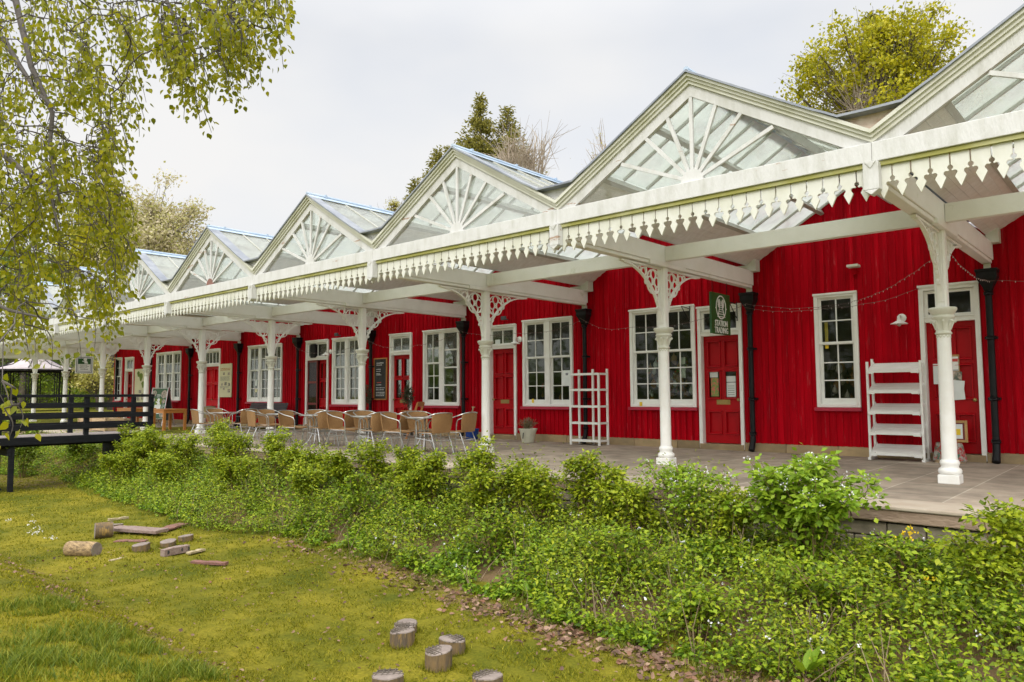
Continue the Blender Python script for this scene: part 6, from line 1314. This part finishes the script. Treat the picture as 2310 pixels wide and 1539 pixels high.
def shrub(px, D, zc, rad, n, lm, lb, Lr=(.10, .2)):
    p = at(px, 880, D=D); x, y = p.x, p.y; tree('shrub', lb, (x, y), zc, rad, 46, n//46, Lr, lm, rad[0]*.36, .10, group='shrubs behind the bandstand', cat='shrub', shell=.5)
for px, D, zc, rad, lm, lb in ((-30, 62, 2.0, (3.4, 2.6, 2.6), 'leaf_hedge', 'green shrub behind the left part of the bandstand'), (50, 64, 2.2, (3.2, 2.6, 2.8), 'leaf_hedge', 'green shrub behind the middle of the bandstand'), (110, 63, 1.9, (2.8, 2.6, 2.5), 'leaf_hedge', 'green shrub behind the right part of the bandstand'),
                             (170, 61, 2.4, (2.8, 2.4, 3.0), 'leaf_hedge', 'dark green shrub behind the small hanging sign'), (225, 57, 1.6, (2.4, 2.2, 2.3), 'leaf_hedge', 'green shrub just left of the red building'), (258, 56, 3.4, (2.6, 2.2, 2.8), 'leaf_maple', 'yellowish tall shrub at the left corner of the red building')):
    shrub(px, D, zc, rad, 4600, lm, lb)
shrub(222, 50, 2.3, (1.9, 1.5, 1.35), 2600, 'leaf_varieg', 'cream variegated shrub in front of the green shrubs beside the building', (.12, .22))
# bandstand
p = at(74, 900, D=49); gx, gy, gz0 = p.x, p.y, .62
t = thing('bandstand', 'dark iron bandstand with curved pinkish grey roof', 'bandstand', (gx, gy, gz0)); rg = 2.1; n_ = 8
b = MB(); b.lathe([(rg+.2, 0), (rg+.2, .14), (0.01, .15)], n=8, ph=R(22.5)); b.build('base', M['stone'], t, world=False)
b = MB(); b.lathe([(rg+.38, 2.34), (rg+.36, 2.42), (rg*.72, 2.66), (rg*.46, 2.98), (rg*.26, 3.40), (rg*.10, 3.75), (.02, 3.9)], n=8, ph=R(22.5), caps=False); b.build('roof', M['gazebo_roof'], t, world=False)
b = MB()
for k in range(8):
    a = R(22.5+45*k); b.tube([(r_*math.cos(a), r_*math.sin(a), z+.015) for r_, z in ((rg+.36, 2.42), (rg*.72, 2.66), (rg*.46, 2.98), (rg*.26, 3.40), (rg*.10, 3.75), (.02, 3.92))], .035, 6)
b.build('roof_ribs', M['black'], t, world=False)
b = MB(); b.lathe([(.02, 3.85), (.09, 4.0), (.04, 4.1), (.01, 4.4)], n=10); b.build('finial', M['black'], t, smooth=True, world=False)
b = MB(); b.lathe([(rg+.39, 2.22), (rg+.41, 2.34), (rg+.36, 2.345), (rg+.30, 2.22)], n=8, ph=R(22.5), caps=False); b.build('eaves_beam', M['black'], t, world=False)
for k in range(8):
    a = R(22.5+45*k); b = MB()
    for da in (-.075, 0, .075): b.tube([(rg*math.cos(a+da), rg*math.sin(a+da), .14), (rg*math.cos(a+da), rg*math.sin(a+da), 2.25)], .035, 6)
    for z in (.7, 1.5, 2.0): b.tube([(rg*math.cos(a-.075), rg*math.sin(a-.075), z), (rg*math.cos(a+.075), rg*math.sin(a+.075), z)], .02, 5)
    b.build('post', M['black'], t, world=False)
    b = MB(); A = Vector((rg*math.cos(a+.08), rg*math.sin(a+.08), 0)); B_ = Vector((rg*math.cos(a+R(45)-.08), rg*math.sin(a+R(45)-.08), 0))
    pts = [A.lerp(B_, f)+Vector((0, 0, 1.65+.5*math.sin(math.pi*f)**.7)) for f in [j/12 for j in range(13)]]; b.tube(pts, .025, 5)
    for f in (.16, .84): c = A.lerp(B_, f)+Vector((0, 0, 2.08)); u = (B_-A).normalized(); b.tube([c+u*.13*math.cos(q*.52)+Vector((0, 0, .13*math.sin(q*.52))) for q in range(13)], .02, 5)
    b.build('arch_bracket', M['black'], t, world=False)

# ------------------------------------------------------------------ birch overhanging from the left
def poly_in(pts, x, y):
    c = False; j = len(pts)-1
    for i in range(len(pts)):
        (xi, yi), (xj, yj) = pts[i], pts[j]
        if (yi > y) != (yj > y) and x < (xj-xi)*(y-yi)/(yj-yi)+xi: c = not c
        j = i
    return c
tb = at(-560, 900, D=7.2); tz = ground_z(tb.x, tb.y)
bt = thing('birch_tree', 'birch tree overhanging from the left with drooping leafy twigs', 'tree', (tb.x, tb.y, tz))
b = MB(); limb(b, (tb.x, tb.y, tz-.1), (tb.x-.1, tb.y+.3, tz+9.5), .19, .05, .02, 8, 12); b.build('trunk', M['birch_bark'], bt, smooth=True)
LIMBS = [[(-560, -60, 7.0), (-120, -90, 6.4), (35, 0, 5.9), (70, 150, 5.7), (118, 255, 5.5), (112, 340, 5.4), (138, 470, 5.3)], [(-560, -200, 7.0), (-150, 10, 6.3), (8, 88, 5.9), (45, 150, 5.7), (85, 210, 5.5), (128, 250, 5.4)],
         [(-560, 200, 7.0), (-140, 300, 6.2), (10, 350, 5.7), (60, 392, 5.5), (112, 420, 5.3), (132, 520, 5.2)], [(-560, -350, 7.0), (-60, -150, 6.0), (240, -80, 5.4), (370, -15, 5.0), (395, 50, 4.9), (420, 120, 4.8)],
         [(240, -80, 5.4), (430, -70, 4.9), (540, -10, 4.7), (610, 40, 4.6)], [(-560, 330, 7.0), (-160, 520, 6.8), (20, 560, 6.5), (150, 600, 6.3)], [(-560, 420, 7.2), (-100, 640, 5.6), (20, 700, 5.2), (110, 720, 5.0)]]
b = MB(); LP = []
for li, L_ in enumerate(LIMBS):
    pts = [at(x, y, D=d) for x, y, d in L_]
    if li != 4: pts[0] = Vector((tb.x-.05, tb.y+.15, max(tz+1.6, min(pts[0].z, tz+8.8))))
    r0 = .036 if li in (0, 1, 2) else .026; k = len(pts); b.tube(pts, [r0*(1-.80*j/(k-1)) for j in range(k)], 7)
    for p, q in zip(pts[1:-1], pts[2:]): LP += [p.lerp(q, f) for f in (0, .25, .5, .75)]
b.build('limbs', M['birch_bark'], bt, smooth=True)
PA = [(-60, -60), (335, -60), (335, 40), (300, 70), (288, 180), (300, 270), (245, 320), (292, 380), (300, 470), (285, 560), (268, 650), (240, 690), (170, 700), (90, 700), (-60, 720)]
PB = [(320, -60), (640, -60), (650, 20), (600, 70), (570, 100), (520, 130), (470, 120), (440, 190), (415, 170), (385, 110), (340, 150), (325, 90), (360, 40)]
tw = MB(); P = []; D = []; SZ = []
def twig(px, py, d, ln, drift, nl, sz):
    p0 = at(px, py, D=d); rt = Vector((math.cos(YAW), math.sin(YAW), 0)); dep = Vector((-math.sin(YAW), math.cos(YAW), 0))
    near = min(LP, key=lambda q: (q-p0).length+ (.5 if q.z < p0.z else 0))
    mid = near.lerp(p0, .5)+Vector((0, 0, .18*(near-p0).length))+rt*rnd.gauss(0, .08); sg = [near*(1-f)**2+mid*2*f*(1-f)+p0*f*f+Vector((rnd.gauss(0, .012), rnd.gauss(0, .012), rnd.gauss(0, .012)))*(0 < f < 1) for f in (0, .25, .5, .75, 1)]
    tw.tube(sg, [.0055, .0048, .004, .0033, .0026], 4); LP.extend(sg[2:])
    e = p0+rt*drift*ln+dep*rnd.uniform(-.3, .3)*ln-Vector((0, 0, ln)); m = p0.lerp(e, .45)+rt*drift*ln*.25+Vector((rnd.gauss(0, .02), rnd.gauss(0, .02), .05*ln))
    pts = [p0*(1-t)**2+m*2*t*(1-t)+e*t*t for t in [j/5 for j in range(6)]]; tw.tube(pts, [.003, .0028, .0025, .002, .0018, .0012], 4)
    for k in range(nl):
        f = rnd.uniform(.0, 1.0)**.8; c = p0*(1-f)**2+m*2*f*(1-f)+e*f*f; a = rnd.uniform(0, 6.28); off = Vector((math.cos(a), math.sin(a), rnd.uniform(-.9, .2)))*rnd.uniform(.012, .075)
        P.append(tuple(c+off)); D.append((off.x*.6+rnd.gauss(0, .02), off.y*.6+rnd.gauss(0, .02), -.05+off.z*.5)); SZ.append(sz*rnd.uniform(.7, 1.15))
cnt = 0; TQ = []
while cnt < 720:
    px, py = rnd.uniform(-60, 660), rnd.uniform(-60, 720)
    if poly_in(PA, px, py):
        if rnd.random() > .55+.45*(py > 330) + .2*(mnoise.noise(Vector((px*.011, py*.011, 1))) > 0): continue
        if mnoise.noise(Vector((px*.014, py*.014, 7))) < -.14: continue
        d = rnd.uniform(4.6, 7.4) if py < 380 else rnd.uniform(5.2, 8.8)
        ln = rnd.uniform(.18, .42); TQ.append((px, py, d, ln, rnd.uniform(-.1, .45), int(10+ln*40), .044))
    elif poly_in(PB, px, py) and mnoise.noise(Vector((px*.016, py*.016, 17))) > -.16: ln = rnd.uniform(.15, .34); TQ.append((px, py, rnd.uniform(4.2, 5.6), ln, rnd.uniform(-.1, .4), int(9+ln*38), .041))
    else: continue
    cnt += 1
L0 = list(LP)
TQ.sort(key=lambda q: min((w_-at(q[0], q[1], D=q[2])).length for w_ in L0))
for q in TQ: twig(*q)
for px, py, d, ln, dr, nl in ((640, 40, 4.5, .12, .3, 5), (595, 80, 4.6, .14, .3, 7), (545, 140, 4.6, .15, .2, 8), (420, 200, 4.7, .22, .05, 12), (440, 215, 4.7, .18, .1, 8), (310, 255, 4.9, .16, .1, 7), (262, 330, 5.0, .2, .4, 10), (30, 730, 4.0, .12, .1, 6), (60, 770, 4.2, .10, .1, 5), (115, 760, 4.4, .2, .1, 9), (165, 700, 4.6, .3, .1, 14), (210, 720, 4.8, .2, .1, 9), (250, 660, 5, .25, .2, 12), (5, 860, 2.9, .12, .5, 9), (25, 905, 2.8, .10, .4, 8), (-25, 830, 2.9, .14, .4, 10), (18, 935, 2.8, .08, .2, 5)): twig(px, py, d, ln, dr, nl, .040)
tw.build('twigs', M['birch_bark'], bt)
P, D, SZ = np.array(P), np.array(D), np.array(SZ); V, F = ovate_arrays(P, D+rand_dirs(len(P))*.03, rand_dirs(len(P)), SZ, SZ*NR.uniform(.62, .82, len(P))); np_mesh('foliage', V, F, M['leaf_birch'], bt, off=(tb.x, tb.y, tz))

# wooded hillside far behind the viewer: it shows only in the window glass
A = np.column_stack([NR.uniform(-95, 60, 420), NR.uniform(-62, -50, 420), NR.uniform(0, 1, 420)**1.3]); A[:, 2] = A[:, 2]*(8+4*np.sin(A[:, 0]*.21)+2*np.sin(A[:, 0]*.57))
P = np.repeat(A, 60, 0); P = P+NR.normal(size=P.shape)*np.array([[1.5, 1.2, 1.0]]); V, F = leaf_arrays(P, rand_dirs(len(P)), rand_dirs(len(P)), NR.uniform(.5, 1.0, len(P)), NR.uniform(.4, .7, len(P)))
tag(np_mesh('far_wood', V, F, M['leaf_hedge']), 'far belt of green trees across the line', 'wood', kind='stuff')
